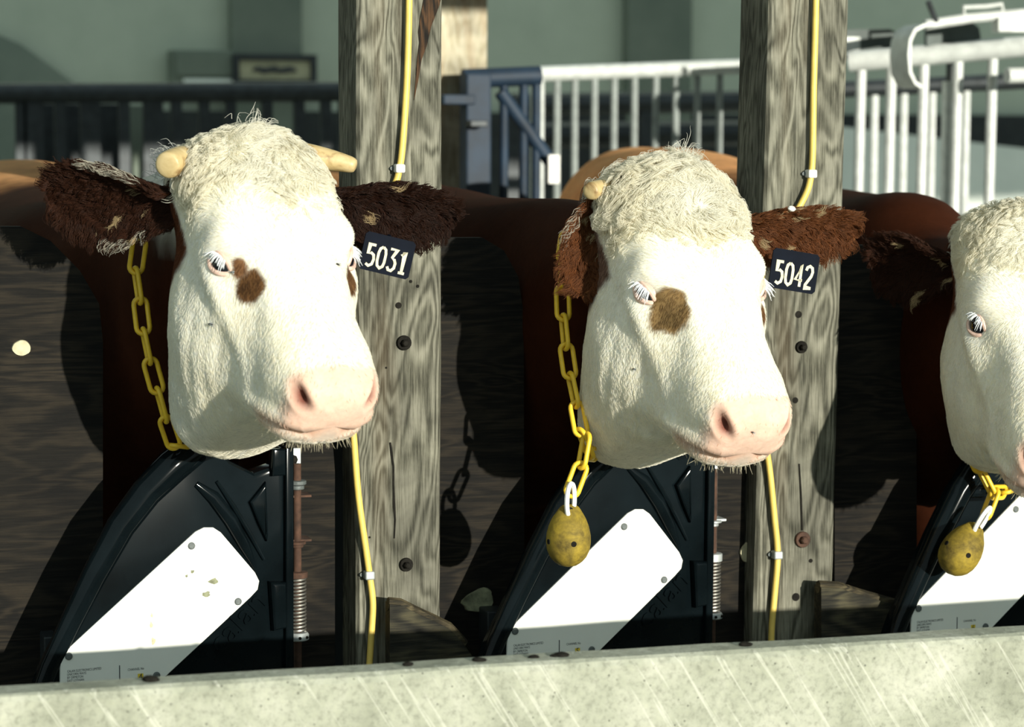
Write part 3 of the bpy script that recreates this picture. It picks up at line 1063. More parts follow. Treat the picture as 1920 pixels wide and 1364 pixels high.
make_cable([(768, -160, -.012), (767, 10, -.012), (763, 150, -.012), (755, 270, -.012), (749, 316, -.012), (738, 350, -.012), (700, 400, -.012), (668, 450, -.014), (657, 520, -.016), (656, 640, -.016),
            (657, 740, -.016), (664, 830, -.013), (672, 930, -.012), (686, 1030, -.012), (693, 1080, -.012), (699, 1130, -.012), (697, 1180, -.012), (692, 1260, -.012), (690, 1330, -.012)],
           [(749, 316, MT['white_plastic']), (692, 1079, MT['zinc'])], 'yellow cable clipped down the first grey post')
make_cable([(1533, -160, -.012), (1530, 10, -.012), (1526, 150, -.012), (1524, 280, -.012), (1521, 326, -.012), (1512, 362, -.012), (1485, 410, -.012), (1445, 460, -.014), (1425, 540, -.016), (1422, 640, -.016),
            (1424, 740, -.016), (1434, 820, -.013), (1444, 890, -.012), (1452, 970, -.012), (1458, 1040, -.012), (1453, 1110, -.012), (1447, 1180, -.012), (1445, 1260, -.012)],
           [(1521, 326, MT['white_plastic']), (1457, 1041, MT['zinc'])], 'yellow cable clipped down the second grey post')


# ------------------------------------------------------------------ cows
# head cross-sections: a (towards the muzzle), then (s, u) from the dorsal midline round to the throat midline
HEAD = [
 (-.022, [(0, -.062), (.020, -.064), (.034, -.070), (.040, -.080), (.034, -.092), (.020, -.100), (0, -.102)]),
 (-.012, [(0, -.034), (.040, -.038), (.066, -.054), (.076, -.080), (.066, -.106), (.040, -.124), (0, -.128)]),
 (.008, [(0, -.010), (.052, -.018), (.088, -.042), (.100, -.082), (.088, -.122), (.052, -.150), (0, -.156)]),
 (.045, [(0, .006), (.060, .000), (.102, -.030), (.114, -.082), (.100, -.138), (.060, -.178), (0, -.186)]),
 (.100, [(0, .014), (.064, .008), (.108, -.024), (.115, -.082), (.104, -.155), (.066, -.215), (0, -.235)]),
 (.165, [(0, .014), (.066, .008), (.109, -.024), (.118, -.090), (.122, -.180), (.082, -.285), (0, -.335)]),
 (.230, [(0, .008), (.064, .000), (.108, -.038), (.118, -.100), (.130, -.200), (.094, -.350), (0, -.415)]),
 (.285, [(0, .003), (.055, -.005), (.096, -.046), (.112, -.110), (.126, -.212), (.096, -.378), (0, -.440)]),
 (.335, [(0, .000), (.047, -.008), (.083, -.046), (.100, -.112), (.112, -.205), (.088, -.355), (0, -.412)]),
 (.385, [(0, -.003), (.043, -.010), (.075, -.042), (.089, -.105), (.092, -.178), (.064, -.268), (0, -.300)]),
 (.430, [(0, -.006), (.045, -.013), (.076, -.040), (.084, -.096), (.083, -.152), (.050, -.192), (0, -.205)]),
 (.470, [(0, -.010), (.048, -.017), (.070, -.040), (.079, -.088), (.076, -.136), (.048, -.170), (0, -.182)]),
 (.502, [(0, -.018), (.047, -.024), (.064, -.043), (.070, -.082), (.065, -.122), (.042, -.153), (0, -.164)]),
 (.522, [(0, -.034), (.041, -.038), (.054, -.052), (.061, -.080), (.053, -.108), (.034, -.131), (0, -.138)]),
 (.533, [(0, -.052), (.024, -.054), (.040, -.063), (.045, -.080), (.037, -.096), (.022, -.110), (0, -.114)]),
]


def hermite(xk, yk, x):
    xk = np.asarray(xk)
    yk = np.asarray(yk)
    d = np.diff(yk, axis=0) / np.diff(xk)[:, None]
    m = np.zeros_like(yk)
    m[0], m[-1] = d[0], d[-1]
    h = np.diff(xk)
    m[1:-1] = (d[:-1] * h[1:, None] + d[1:] * h[:-1, None]) / (h[1:] + h[:-1])[:, None]
    i = np.clip(np.searchsorted(xk, x) - 1, 0, len(xk) - 2)
    t = ((x - xk[i]) / h[i])[:, None]
    hh = h[i][:, None]
    return (2 * t ** 3 - 3 * t ** 2 + 1) * yk[i] + (t ** 3 - 2 * t ** 2 + t) * hh * m[i] + (-2 * t ** 3 + 3 * t ** 2) * yk[i + 1] + (t ** 3 - t ** 2) * hh * m[i + 1]


def grid_faces(na, nr):
    f = []
    for i in range(na - 1):
        for k in range(nr):
            k2 = (k + 1) % nr
            f.append((i * nr + k, (i + 1) * nr + k, (i + 1) * nr + k2, i * nr + k2))
    return f


def vert_normals(v, f4):
    f4 = np.asarray(f4)
    n = np.cross(v[f4[:, 2]] - v[f4[:, 0]], v[f4[:, 3]] - v[f4[:, 1]])
    vn = np.zeros_like(v)
    for k in range(4):
        np.add.at(vn, f4[:, k], n)
    return vn / (np.linalg.norm(vn, axis=1)[:, None] + 1e-12)


def gauss(v, c, sig):
    c, sig = np.asarray(c), np.asarray(sig)
    return np.exp(-.5 * (((v - c) / sig) ** 2).sum(1))


EYE = np.array([.109, -.042, .232])


def head_mesh(NA=170, SUB=14):
    ak = [h[0] for h in HEAD]
    tab = np.array([[c for q in h[1] for c in q] for h in HEAD])
    t = np.linspace(0, 1, NA)
    a = ak[0] + (ak[-1] - ak[0]) * (t - .06 * np.sin(4 * pi * t) / (2 * pi) * 0)
    # more stations at the muzzle
    a = np.interp(np.linspace(0, 1, NA), [0, .10, .62, 1], [ak[0], .02, .36, ak[-1]])
    rows = hermite(ak, tab, a).reshape(NA, 7, 2)
    rings = []
    for i in range(NA):
        h = rows[i]
        full = np.concatenate([h, (h * [-1, 1])[5:0:-1]])      # 12 control points
        out = []
        for k in range(12):
            p0, p1, p2, p3 = full[k - 1], full[k], full[(k + 1) % 12], full[(k + 2) % 12]
            tt = np.arange(SUB)[:, None] / SUB
            out.append(.5 * (2 * p1 + (-p0 + p2) * tt + (2 * p0 - 5 * p1 + 4 * p2 - p3) * tt ** 2 + (-p0 + 3 * p1 - 3 * p2 + p3) * tt ** 3))
        out = np.concatenate(out)
        rings.append(np.column_stack([out[:, 0], out[:, 1], np.full(len(out), a[i])]))
    v = np.concatenate(rings)
    nr = 12 * SUB
    f = grid_faces(NA, nr)
    c0, c1 = len(v), len(v) + 1
    v = np.concatenate([v, [[0, -.082, ak[0] - .003], [0, -.082, ak[-1] + .003]]])
    tri = [(c0, k, (k + 1) % nr) for k in range(nr)] + [(c1, (NA - 1) * nr + (k + 1) % nr, (NA - 1) * nr + k) for k in range(nr)]
    n = vert_normals(v, f)
    n[c0], n[c1] = (0, 0, -1), (0, 0, 1)
    q = v.copy()
    q[:, 0] = np.abs(q[:, 0])
    s, u, aa = q[:, 0], q[:, 1], q[:, 2]
    d = np.zeros(len(v))
    # brow, socket, under-eye
    d += .012 * gauss(q, (.100, -.022, .205), (.025, .03, .022))
    d -= .010 * gauss(q, EYE, (.03, .015, .018))
    d += .005 * gauss(q, (.110, -.070, .245), (.03, .014, .035))
    d -= .007 * gauss(q, (.09, -.045, .315), (.03, .022, .045))
    # masseter and the hollow in front of it
    d += .010 * gauss(q, (.108, -.165, .235), (.04, .05, .055))
    d -= .007 * gauss(q, (.09, -.140, .340), (.03, .030, .030))
    # facial crest
    d += .004 * np.exp(-.5 * ((u + .085 + .25 * (aa - .30)) / .010) ** 2) * sstep(.20, .25, aa) * (1 - sstep(.36, .42, aa)) * sstep(.05, .07, s)
    # poll bump
    d += .012 * gauss(q, (0, 0, .03), (.045, .04, .035))
    # muzzle : alar folds and nose pad
    d += .005 * gauss(q, (.056, -.048, .490), (.018, .018, .020))
    d += .004 * gauss(q, (0, -.045, .520), (.035, .025, .02))
    # nostril : comma running from outer-upper to inner-lower
    ax = np.array([-.30, -.42, .86]); ax /= np.linalg.norm(ax)
    nc_ = v[np.argmin(((v - np.array([.047, -.047, .506])) ** 2).sum(1))]
    rel = q - nc_
    al = rel @ ax
    pe = np.linalg.norm(rel - al[:, None] * ax, axis=1)
    bend = pe - .0035 * (al / .014) ** 2 * 0
    nos = np.exp(-.5 * (al / .0145) ** 2) * np.exp(-.5 * (bend / .0074) ** 2)
    d -= .020 * nos
    d += .004 * np.exp(-.5 * (al / .016) ** 2) * np.exp(-.5 * ((pe - .014) / .005) ** 2)
    # mouth line
    um = -.162 + .057 * sstep(.40, .54, aa)
    mouth = np.exp(-.5 * ((u - um) / .0034) ** 2) * sstep(.415, .435, aa)
    d -= .009 * mouth
    d += .006 * np.exp(-.5 * ((u - um - .016) / .010) ** 2) * sstep(.39, .45, aa)        # upper lip
    d += .006 * np.exp(-.5 * ((u - um + .018) / .012) ** 2) * sstep(.43, .47, aa)        # lower lip / chin
    d -= .010 * np.exp(-.5 * ((u + .205) / .022) ** 2) * np.exp(-.5 * ((aa - .405) / .020) ** 2)   # behind the chin
    # loose skin folds of the jowl
    d += .0010 * np.sin((u * .55 + aa * .9) * 190) * gauss(q, (.09, -.20, .28), (.05, .06, .06))
    d += .0012 * vnoise(v, 55, 1.0) + .002 * vnoise(v, 22, 3.0)
    v = v + n * d[:, None]
    masks = dict(nos=nos, mouth=mouth)
    return v, f, tri, masks


def ear_mesh(base, tip, nrm, width, cup=.35, n=26, m=18):
    """leaf-shaped cupped ear with thickness; returns verts, quads, frames"""
    base, tip = np.asarray(base), np.asarray(tip)
    L = np.linalg.norm(tip - base)
    d = (tip - base) / L
    nrm = np.asarray(nrm, float)
    nrm = nrm - d * (nrm @ d)
    nrm /= np.linalg.norm(nrm)
    w = np.cross(nrm, d)
    V = []
    T, Q = [], []
    for side in (0, 1):
        for i in range(n + 1):
            t = i / n
            wt = width * .5 * (.40 + .60 * sstep(0, .5, t)) * (1.0 if t < .55 else max(.05, (1 - ((t - .55) / .45) ** 2.3)) ** .5)
            for k in range(m + 1):
                q = -1 + 2 * k / m
                cv_ = cup * width * (1 - t * .55)
                h = cv_ * (q * q - .55) * .75 - .10 * L * t * t
                th = (.007 * (1 - q * q) ** .5 + .001) * (1 if side == 0 else -1)
                p = base + d * (L * t) + w * (wt * q * (1 - .15 * abs(q))) + nrm * (h + th)
                V.append(p)
                T.append(t)
                Q.append(q)
    V = np.array(V)
    F_ = []
    st = (n + 1) * (m + 1)
    for side in (0, 1):
        for i in range(n):
            for k in range(m):
                a_ = side * st + i * (m + 1) + k
                quad = (a_, a_ + 1, a_ + m + 2, a_ + m + 1)
                F_.append(quad if side == 1 else quad[::-1])
    for i in range(n):
        for k in (0, m):
            a_ = i * (m + 1) + k
            q4 = (a_, a_ + m + 1, a_ + m + 1 + st, a_ + st)
            F_.append(q4 if k == m else q4[::-1])
    for k in range(m):
        a_ = n * (m + 1) + k
        F_.append((a_, a_ + 1, a_ + 1 + st, a_ + st))
    return V, F_, np.array(T), np.array(Q), d, nrm, w


def body_shell(xh, zh, x0, voxel=.03, hip=0.0):
    """neck, trunk, legs and tail fused into one surface"""
    rings = [(-.22, xh, zh - .20, .080, .100), (-.12, xh - .005, zh - .24, .105, .155), (.02, xh * .9 + x0 * .1, zh - .275, .125, .205), (.18, xh * .7 + x0 * .3, zh - .35, .15, .285), (.36, xh * .35 + x0 * .65, 1.08, .20, .320),
             (.62, x0, 1.05, .28, .345), (.95, x0, 1.03, .32, .375), (1.35, x0, 1.04 + hip * .3, .35, .375), (1.75, x0, 1.08 + hip, .34, .365), (2.05, x0, 1.11 + hip, .30, .335), (2.28, x0, 1.12 + hip, .20, .26), (2.36, x0, 1.12, .08, .12)]
    yk = [r[0] for r in rings]
    tab = np.array([r[1:] for r in rings])
    ys = np.linspace(yk[0], yk[-1], 60)
    R = hermite(yk, tab, ys)
    nr = 36
    v = []
    for y, (x, z, rx, rz) in zip(ys, R):
        for k in range(nr):
            a_ = 2 * pi * k / nr
            cx, sz = cos(a_), sin(a_)
            v.append((x + rx * np.sign(cx) * abs(cx) ** .9, y, z + rz * np.sign(sz) * abs(sz) ** (.92)))
    mb = MB()
    f = grid_faces(60, nr)
    f += [list(range(nr)), [59 * nr + k for k in range(nr)][::-1]]
    mb.add(v, f)
    for sx in (-1, 1):
        mb.tube([(x0 + sx * .16, .62, 1.0), (x0 + sx * .17, .60, .78), (x0 + sx * .15, .58, .50), (x0 + sx * .15, .60, .42), (x0 + sx * .15, .60, .20), (x0 + sx * .15, .57, .10), (x0 + sx * .15, .54, .0)],
                [.15, .125, .07, .065, .043, .05, .06], 14)
        mb.tube([(x0 + sx * .17, 1.95, 1.1), (x0 + sx * .19, 1.90, .85), (x0 + sx * .17, 1.98, .62), (x0 + sx * .16, 2.12, .50), (x0 + sx * .16, 2.08, .30), (x0 + sx * .16, 2.04, .12), (x0 + sx * .16, 2.0, .0)],
                [.22, .18, .095, .06, .046, .052, .062], 14)
    mb.tube([(x0, 2.28, 1.36), (x0, 2.40, 1.25), (x0, 2.44, 1.0), (x0, 2.42, .62), (x0, 2.42, .5)], [.05, .035, .026, .03, .012], 10)
    me = bpy.data.meshes.new('tmp')
    me.from_pydata(mb.v, [], mb.f)
    o = bpy.data.objects.new('tmp', me)
    COL.objects.link(o)
    r = o.modifiers.new('r', 'REMESH')
    r.mode = 'VOXEL'
    r.voxel_size = voxel
    sm = o.modifiers.new('s', 'SMOOTH')
    sm.factor = .5
    sm.iterations = 6
    dg = bpy.context.evaluated_depsgraph_get()
    e = o.evaluated_get(dg).to_mesh()
    V = np.array([q.co[:] for q in e.vertices])
    Fc = [tuple(p.vertices) for p in e.polygons]
    bpy.data.objects.remove(o)
    bpy.data.meshes.remove(me)
    return V, Fc


HEADCACHE = head_mesh()
WHITE = np.array([.83, .81, .725])
BROWN = np.array([.115, .038, .016])
PINK = np.array([.74, .47, .36])


def make_fur(name, parent, P0, N0, D0, L0, C0, curl, rad, seed, clump=None, K=6, lift0=.30):
    """hair strands: roots, normals, lie direction, lengths, colours -> one curves object"""
    n = len(P0)
    rng = np.random.default_rng(seed)
    t = np.linspace(0, 1, K)
    B0 = np.cross(N0, D0)
    lift = lift0 * (1 + .8 * rng.random(n))
    side = (rng.random(n) - .5) * .35
    ph = vnoise(P0, 45, seed) * 5 + rng.random(n) * .8
    pts = np.zeros((n, K, 3))
    for k in range(K):
        tk = t[k]
        lf = lift * (tk - .45 * tk * tk)
        wv = curl[:, None] * (np.sin(tk * 6.0 + ph) - np.sin(ph))[:, None]
        pts[:, k] = P0 + L0[:, None] * (N0 * lf[:, None] + D0 * (tk * (1 - .2 * tk)) + B0 * (side * tk)[:, None] + B0 * wv + N0 * np.abs(wv) * .5)
    if clump is not None and n:
        nc = max(1, n // clump)
        ci = rng.choice(n, nc, replace=False)
        idx = np.zeros(n, int)
        for s0 in range(0, n, 4000):
            d2 = ((P0[s0:s0 + 4000, None] - P0[ci][None]) ** 2).sum(2)
            idx[s0:s0 + 4000] = ci[d2.argmin(1)]
        off = pts[idx] - pts
        near = (np.linalg.norm(off[:, 0], axis=1) < .025)[:, None, None]
        pts += off * (t ** 1.2)[None, :, None] * .62 * near
    hc = bpy.data.hair_curves.new(name)
    hc.add_curves([K] * n)
    og = np.asarray(tuple(parent.location))
    hc.attributes['position'].data.foreach_set('vector', (pts.reshape(-1, 3) - og).astype(np.float32).ravel())
    ra = hc.attributes.get('radius') or hc.attributes.new('radius', 'FLOAT', 'POINT')
    rr = (rad[:, None] * (1 - .75 * t[None, :] ** 1.5)).astype(np.float32)
    ra.data.foreach_set('value', rr.ravel())
    ca_ = hc.attributes.new('hcol', 'FLOAT_COLOR', 'CURVE')
    ca_.data.foreach_set('color', np.column_stack([C0, np.ones(n)]).astype(np.float32).ravel())
    hc.materials.append(MT['fur'])
    o = bpy.data.objects.new(name, hc)
    COL.objects.link(o)
    o.parent = parent
    return o


def sample_faces(V, F4, Nv, w, n, rng):
    """points on quads with probability by area * w(vertex weight)"""
    F4 = np.asarray(F4)
    ar = np.linalg.norm(np.cross(V[F4[:, 2]] - V[F4[:, 0]], V[F4[:, 3]] - V[F4[:, 1]]), axis=1) * .5
    wf = ar * w[F4].mean(1)
    wf = np.maximum(wf, 0)
    wf /= wf.sum()
    fi = rng.choice(len(F4), n, p=wf)
    a_, b_ = rng.random(n), rng.random(n)
    W4 = np.stack([(1 - a_) * (1 - b_), a_ * (1 - b_), a_ * b_, (1 - a_) * b_], 1)
    return F4[fi], W4


def interp4(A, fv, W4):
    return (A[fv] * W4[:, :, None]).sum(1) if A.ndim == 2 else (A[fv] * W4).sum(1)


def make_cow(cfg):
    yaw, pit, rol, sc = radians(cfg['yaw']), radians(cfg['pitch']), radians(cfg.get('roll', 0)), cfg['scale']
    h = np.array([sin(yaw), -cos(yaw), 0])
    sv = np.array([cos(yaw), sin(yaw), 0])
    z = np.array([0, 0, 1.0])
    av = h * cos(pit) - z * sin(pit)
    uv = h * sin(pit) + z * cos(pit)
    sv2 = sv * cos(rol) + uv * sin(rol)
    uv = uv * cos(rol) - sv * sin(rol)
    sv = sv2
    R = np.column_stack([sv, uv, av])
    mid = np.array([0, -.042, .232]) * sc
    # place by the eye midpoint
    org = P(*cfg['eyes'], cfg['Y']) - R @ mid
    cfg['R'], cfg['org'] = R, org
    
    def toW(l):
        q = np.array(l, float)
        q[..., 2] = np.where(q[..., 2] > .232, .232 + (q[..., 2] - .232) * cfg.get('face', .90), q[..., 2])
        jf = cfg.get('jowl', 1.0)
        q[..., 1] = np.where(q[..., 1] < -.19, -.19 + (q[..., 1] + .19) * jf, q[..., 1])
        return q * sc @ R.T + org

    hv, hf, htri, masks = HEADCACHE
    L = hv
    Vh = toW(L)
    rng = np.random.default_rng(cfg['seed'])
    # ---- pigment of the head
    nz = vnoise(L, 40, cfg['seed']) * .6 + vnoise(L, 110, 2.0 + cfg['seed']) * .4
    s, u, a = L[:, 0], L[:, 1], L[:, 2]
    col = np.tile(WHITE, (len(L), 1))
    col *= (1 + .05 * nz)[:, None]
    tint = .5 + .5 * vnoise(L, 18, 5.0)
    col = col * (1 - .10 * tint[:, None] * np.array([0.1, .35, 1.0]))
    back = sstep(-.088, -.100, u + .010 * nz) * sstep(.170, .150, a + .5 * (u + .1) * 0 + .012 * nz)
    back *= cfg.get('temple', 1.0)
    col = col * (1 - back[:, None]) + BROWN * back[:, None]
    for (c, r, co) in cfg['patches']:
        g = np.sqrt((((L - np.asarray(c)) / np.asarray(r)) ** 2).sum(1)) + .22 * nz
        mk = sstep(1.08, .92, g)[:, None]
        cc = np.asarray(co) * (1 + .35 * vnoise(L, 90, 9.0)[:, None])
        col = col * (1 - mk) + cc * mk
    pad = sstep(.470, .492, a + .10 * (u + .05) + .006 * nz) * sstep(-.118, -.106, u)
    pad *= sstep(.078, .066, np.abs(s))
    pk = pad[:, None] * .85
    col = col * (1 - pk) + PINK * (1 + .10 * nz)[:, None] * pk
    lip = (sstep(.43, .47, a) * np.exp(-.5 * ((u - (-.162 + .057 * sstep(.40, .54, a))) / .014) ** 2))[:, None] * .55
    col = col * (1 - lip) + np.array([.66, .40, .28]) * lip
    nm = np.clip(masks['nos'] * 1.5, 0, 1)[:, None]
    col = col * (1 - nm) + np.array([.20, .07, .05]) * nm
    mm = np.clip(masks['mouth'] * .55, 0, 1)[:, None]
    col = col * (1 - mm) + np.array([.34, .17, .11]) * mm
    # ---- ears
    ears = []
    for e in cfg['ears']:
        b0 = P(*e['basepx']) if 'basepx' in e else toW(e['base'])
        b1 = P(*e['tip'])
        ears.append((e,) + ear_mesh(b0, b1, e['nrm'], e['w'], e.get('cup', .35)))
    # ---- trunk
    Vb, Fb = body_shell(toW((0, -.14, .06))[0], toW((0, -.01, .03))[2] + .02, cfg['x0'], hip=cfg.get('hip', 0.0))
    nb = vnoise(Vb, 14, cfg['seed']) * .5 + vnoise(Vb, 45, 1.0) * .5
    coat_shaded = np.array([.038, .0110, .0050]) * (1 + .25 * nb[:, None])
    coat_sunlit = np.array(cfg.get('sunlit_rump', (.86, .40, .165))) * (1 + .15 * nb[:, None])
    sunlit_mask = (sstep(1.05, 1.6, Vb[:, 1] + .15 * nb) * sstep(1.18, 1.36, Vb[:, 2]))[:, None]  # sunlight painted into the rump tops, shade into the front and legs
    colb = coat_shaded * (1 - sunlit_mask) + coat_sunlit * sunlit_mask
    crest = sstep(.05, .02, np.abs(Vb[:, 0] - cfg['x0'] - cfg.get('crest_dx', 0)) - .03 + .02 * nb) * sstep(.6, .2, Vb[:, 1]) * sstep(.0, .08, Vb[:, 2] - 1.30)
    crest = (crest * cfg.get('crest', 0))[:, None]
    colb = colb * (1 - crest) + WHITE * .9 * crest
    # ---- join
    allv, allf, allc = [Vh], [tuple(q) for q in hf] + list(htri), [col]
    off = len(Vh)
    for (e, V, F4, T, Q, d, nr_, w_) in ears:
        allv.append(V)
        allf += [tuple(off + i for i in q) for q in F4]
        ncol = np.tile(np.asarray(e['col']), (len(V), 1)) * (1 + .3 * vnoise(V, 60, 4.0)[:, None])
        inner = (np.arange(len(V)) < len(V) // 2)
        allc.append(ncol)
        off += len(V)
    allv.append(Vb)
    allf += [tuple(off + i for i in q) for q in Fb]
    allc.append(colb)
    V = np.concatenate(allv)
    C_ = np.concatenate(allc)
    root = empty('cow', (cfg['x0'], 1.0, 0))
    props(root, cfg['label'], 'cow', 'cows at the feeding gates')
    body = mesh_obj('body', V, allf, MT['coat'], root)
    at = body.data.attributes.new('coat_tone', 'FLOAT_COLOR', 'POINT')
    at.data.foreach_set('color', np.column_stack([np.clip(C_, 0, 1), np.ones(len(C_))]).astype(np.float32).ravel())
    # ---- eyes
    Nh = vert_normals(Vh, hf)
    bvh = BVHTree.FromPolygons([Vector(p) for p in Vh], [list(q) for q in hf])
    cfg['bvh'] = bvh
    for sgn in (-1, 1):
        ew = toW(EYE * [sgn, 1, 1])
        loc, nn, _, _ = bvh.find_nearest(Vector(ew))
        nn = np.array(nn)
        outl = R @ np.array([sgn * .86, .42, .28])
        nn = outl / np.linalg.norm(outl)
        c = np.array(loc) - nn * .0165 * sc
        r_ = .0255 * sc
        ey = empty_mesh_eye(root, c, r_, nn, R, sgn, cfg)
    # ---- horns
    for (hb, tipdir, ln, r0, r1) in cfg['horns']:
        b0 = toW(hb)
        td = np.asarray(tipdir, float)
        td /= np.linalg.norm(td)
        bend = np.array([0, -.1, -.12]) * cfg.get('horn_bend', 1)
        pts = [b0 + td * (ln * t) + bend * ln * t * t for t in np.linspace(-.45, 1, 12)]
        rad = [r0 + (r1 - r0) * max(0, t) for t in np.linspace(-.45, .9, 9)] + [r1 * .98, r1 * .82, r1 * .45]
        pts2 = [b0 + td * (ln * t) + bend * ln * t * abs(t) for t in list(np.linspace(-.45, .9, 9)) + [.95, .99, 1.01]]
        MB().tube(pts2, rad, 18).build('horn', MT['horn'], root, smooth=True)
    # ---- fur
    scl = sc
    H4 = np.asarray(hf)
    wf = np.ones(len(L))
    wf *= 1 - np.clip(pad, 0, 1) * .97
    eyed = np.minimum(np.linalg.norm(L - EYE, axis=1), np.linalg.norm(L - EYE * [-1, 1, 1], axis=1))
    wf *= sstep(.018, .028, eyed)
    fore = sstep(.215, .12, a + .05 * np.abs(s) / .1) * sstep(-.09, -.05, u)         # curly forehead
    fore = np.maximum(fore, sstep(.03, .0, a))
    Lf = L
    # short coat
    n1 = cfg['n_short']
    fv, W4 = sample_faces(Vh, H4, Nh, wf * (1 - .6 * fore), n1, rng)
    Lp = interp4(L, fv, W4)
    P0, N0, C0 = interp4(Vh, fv, W4), interp4(Nh, fv, W4), interp4(col, fv, W4)
    N0 /= np.linalg.norm(N0, axis=1)[:, None]
    flow = np.column_stack([np.sign(Lp[:, 0]) * .35 * sstep(.1, .3, Lp[:, 2]), -.35 * np.ones(n1), np.where(Lp[:, 2] < .26, .3, .75)])
    flow[:, 0] += .25 * vnoise(Lp, 16, 2.0 + cfg['seed'])
    flow[:, 2] += .15 * vnoise(Lp, 19, 7.0 + cfg['seed'])
    # whorl between the eyes: hair above it runs up
    flow[:, 2] = np.where((Lp[:, 2] < .25) & (Lp[:, 1] > -.04), -.35 + .3 * vnoise(Lp, 30, 1.0), flow[:, 2])
    D0 = flow @ R.T
    D0 -= N0 * (D0 * N0).sum(1)[:, None]
    D0 /= np.linalg.norm(D0, axis=1)[:, None] + 1e-9
    L0 = (.0055 + .005 * rng.random(n1)) * (1 + .5 * sstep(-.15, -.25, Lp[:, 1]))
    whisk = sstep(.43, .47, Lp[:, 2]) * sstep(-.12, -.145, Lp[:, 1])
    L0 = L0 * (1 + .5 * whisk * rng.random(n1))
    sets = [(P0, N0, D0, L0, np.minimum(C0 * (1.0 + .16 * rng.random(n1))[:, None], .95), np.full(n1, .03), np.full(n1, .00034))]
    cl_sets = []
    # long forehead locks
    n2 = cfg['n_long']
    fv, W4 = sample_faces(Vh, H4, Nh, fore, n2, rng)
    Lp = interp4(L, fv, W4)
    P0, N0, C0 = interp4(Vh, fv, W4), interp4(Nh, fv, W4), interp4(col, fv, W4)
    N0 /= np.linalg.norm(N0, axis=1)[:, None]
    crest_part = sstep(.06, .0, Lp[:, 2])
    flow = np.column_stack([Lp[:, 0] * 5 + .8 * vnoise(Lp, 26, 2.2 + cfg['seed']), np.full(n2, .0), .55 * vnoise(Lp, 21, 6.0 + cfg['seed']) + np.where(Lp[:, 2] < .05, .5, .25)])
    D0 = flow @ R.T
    D0 -= N0 * (D0 * N0).sum(1)[:, None]
    D0 /= np.linalg.norm(D0, axis=1)[:, None] + 1e-9
    L0 = cfg['lock'] * (.55 + .6 * rng.random(n2)) * (.6 + .7 * fore[fv].mean(1))
    cl_sets.append((P0, N0, D0, L0, np.minimum(C0 * (.96 + .18 * rng.random(n2))[:, None], .95), np.full(n2, cfg['curl']), np.full(n2, .00044)))
    # ears
    for (e, V_, F4, T, Q, d, nr_, w_) in ears:
        ne = e.get('n', 7000)
        Ne = vert_normals(V_, F4)
        fv, W4 = sample_faces(V_, np.asarray(F4), Ne, np.ones(len(V_)), ne, rng)
        P0, N0 = interp4(V_, fv, W4), interp4(Ne, fv, W4)
        N0 /= np.linalg.norm(N0, axis=1)[:, None] + 1e-9
        te, qe = interp4(T, fv, W4), interp4(Q, fv, W4)
        inner = (N0 @ nr_) > .15
        D0 = d[None] * (.75 * np.ones(ne))[:, None] + w_[None] * (qe * 1.0)[:, None] + np.array([0, 0, -.45])[None]
        D0 = D0 + .35 * np.column_stack([vnoise(P0, 50, k + 1.0) for k in range(3)])
        D0 -= N0 * (D0 * N0).sum(1)[:, None] * .6
        D0 /= np.linalg.norm(D0, axis=1)[:, None] + 1e-9
        L0 = (.011 + .012 * rng.random(ne)) * np.where(inner, 1.2, .8) * (1 + .5 * np.abs(qe) ** 3)
        cc = np.tile(np.asarray(e['col']), (ne, 1)) * (.55 + .9 * rng.random(ne))[:, None]
        streak = (vnoise(P0, 85, 3.0 + cfg['seed']) > e.get('streak', .62)) & inner & (te < .62)
        cc[streak] = np.array(e.get('pale', (.55, .42, .24))) * (.7 + .4 * rng.random(streak.sum()))[:, None]
        rim = (np.abs(qe) > .86) & (te > .2) & (te < .6) & (rng.random(ne) < e.get('rim', 0))
        cc[rim] = np.array((.62, .58, .48))
        cl_sets.append((P0, N0, D0, L0, cc, np.full(ne, .10), np.full(ne, .00042)))
    if cfg.get('tufts'):
        for (pxs, n_, ln, dirv, cc_) in cfg['tufts']:
            c0 = P(*pxs)
            loc, nn, _, _ = bvh.find_nearest(Vector(c0))
            P0 = np.array(loc)[None] + rng.normal(0, .012, (n_, 3))
            dv = np.asarray(dirv, float) / np.linalg.norm(dirv)
            D0 = dv[None] + rng.normal(0, .25, (n_, 3))
            D0 /= np.linalg.norm(D0, axis=1)[:, None]
            N0 = np.tile(np.array([0, -.2, 1.0]), (n_, 1))
            cl_sets.append((P0, N0, D0, ln * (.5 + .7 * rng.random(n_)), np.tile(np.asarray(cc_), (n_, 1)), np.full(n_, .12), np.full(n_, .0005)))
    cat = lambda ss: [np.concatenate([q[k] for q in ss]) for k in range(7)]
    make_fur('short_coat', root, *cat(sets), seed=cfg['seed'], lift0=.16)
    make_fur('long_hair', root, *cat(cl_sets), seed=cfg['seed'] + 3, clump=cfg.get('clump', 14), K=8)
    # chin whiskers
    n3 = 150
    wv = sstep(.44, .48, a) * sstep(-.13, -.145, u)
    fv, W4 = sample_faces(Vh, H4, Nh, wv, n3, rng)
    P0, N0 = interp4(Vh, fv, W4), interp4(Nh, fv, W4)
    D0 = N0 * .6 + av[None] * .5 + rng.normal(0, .25, (n3, 3))
    D0 /= np.linalg.norm(D0, axis=1)[:, None]
    make_fur('whiskers', root, P0, N0, D0, .006 + .014 * rng.random(n3), np.tile(np.array([.75, .68, .5]), (n3, 1)), np.full(n3, .03), np.full(n3, .00045), seed=cfg['seed'] + 5)
    return root


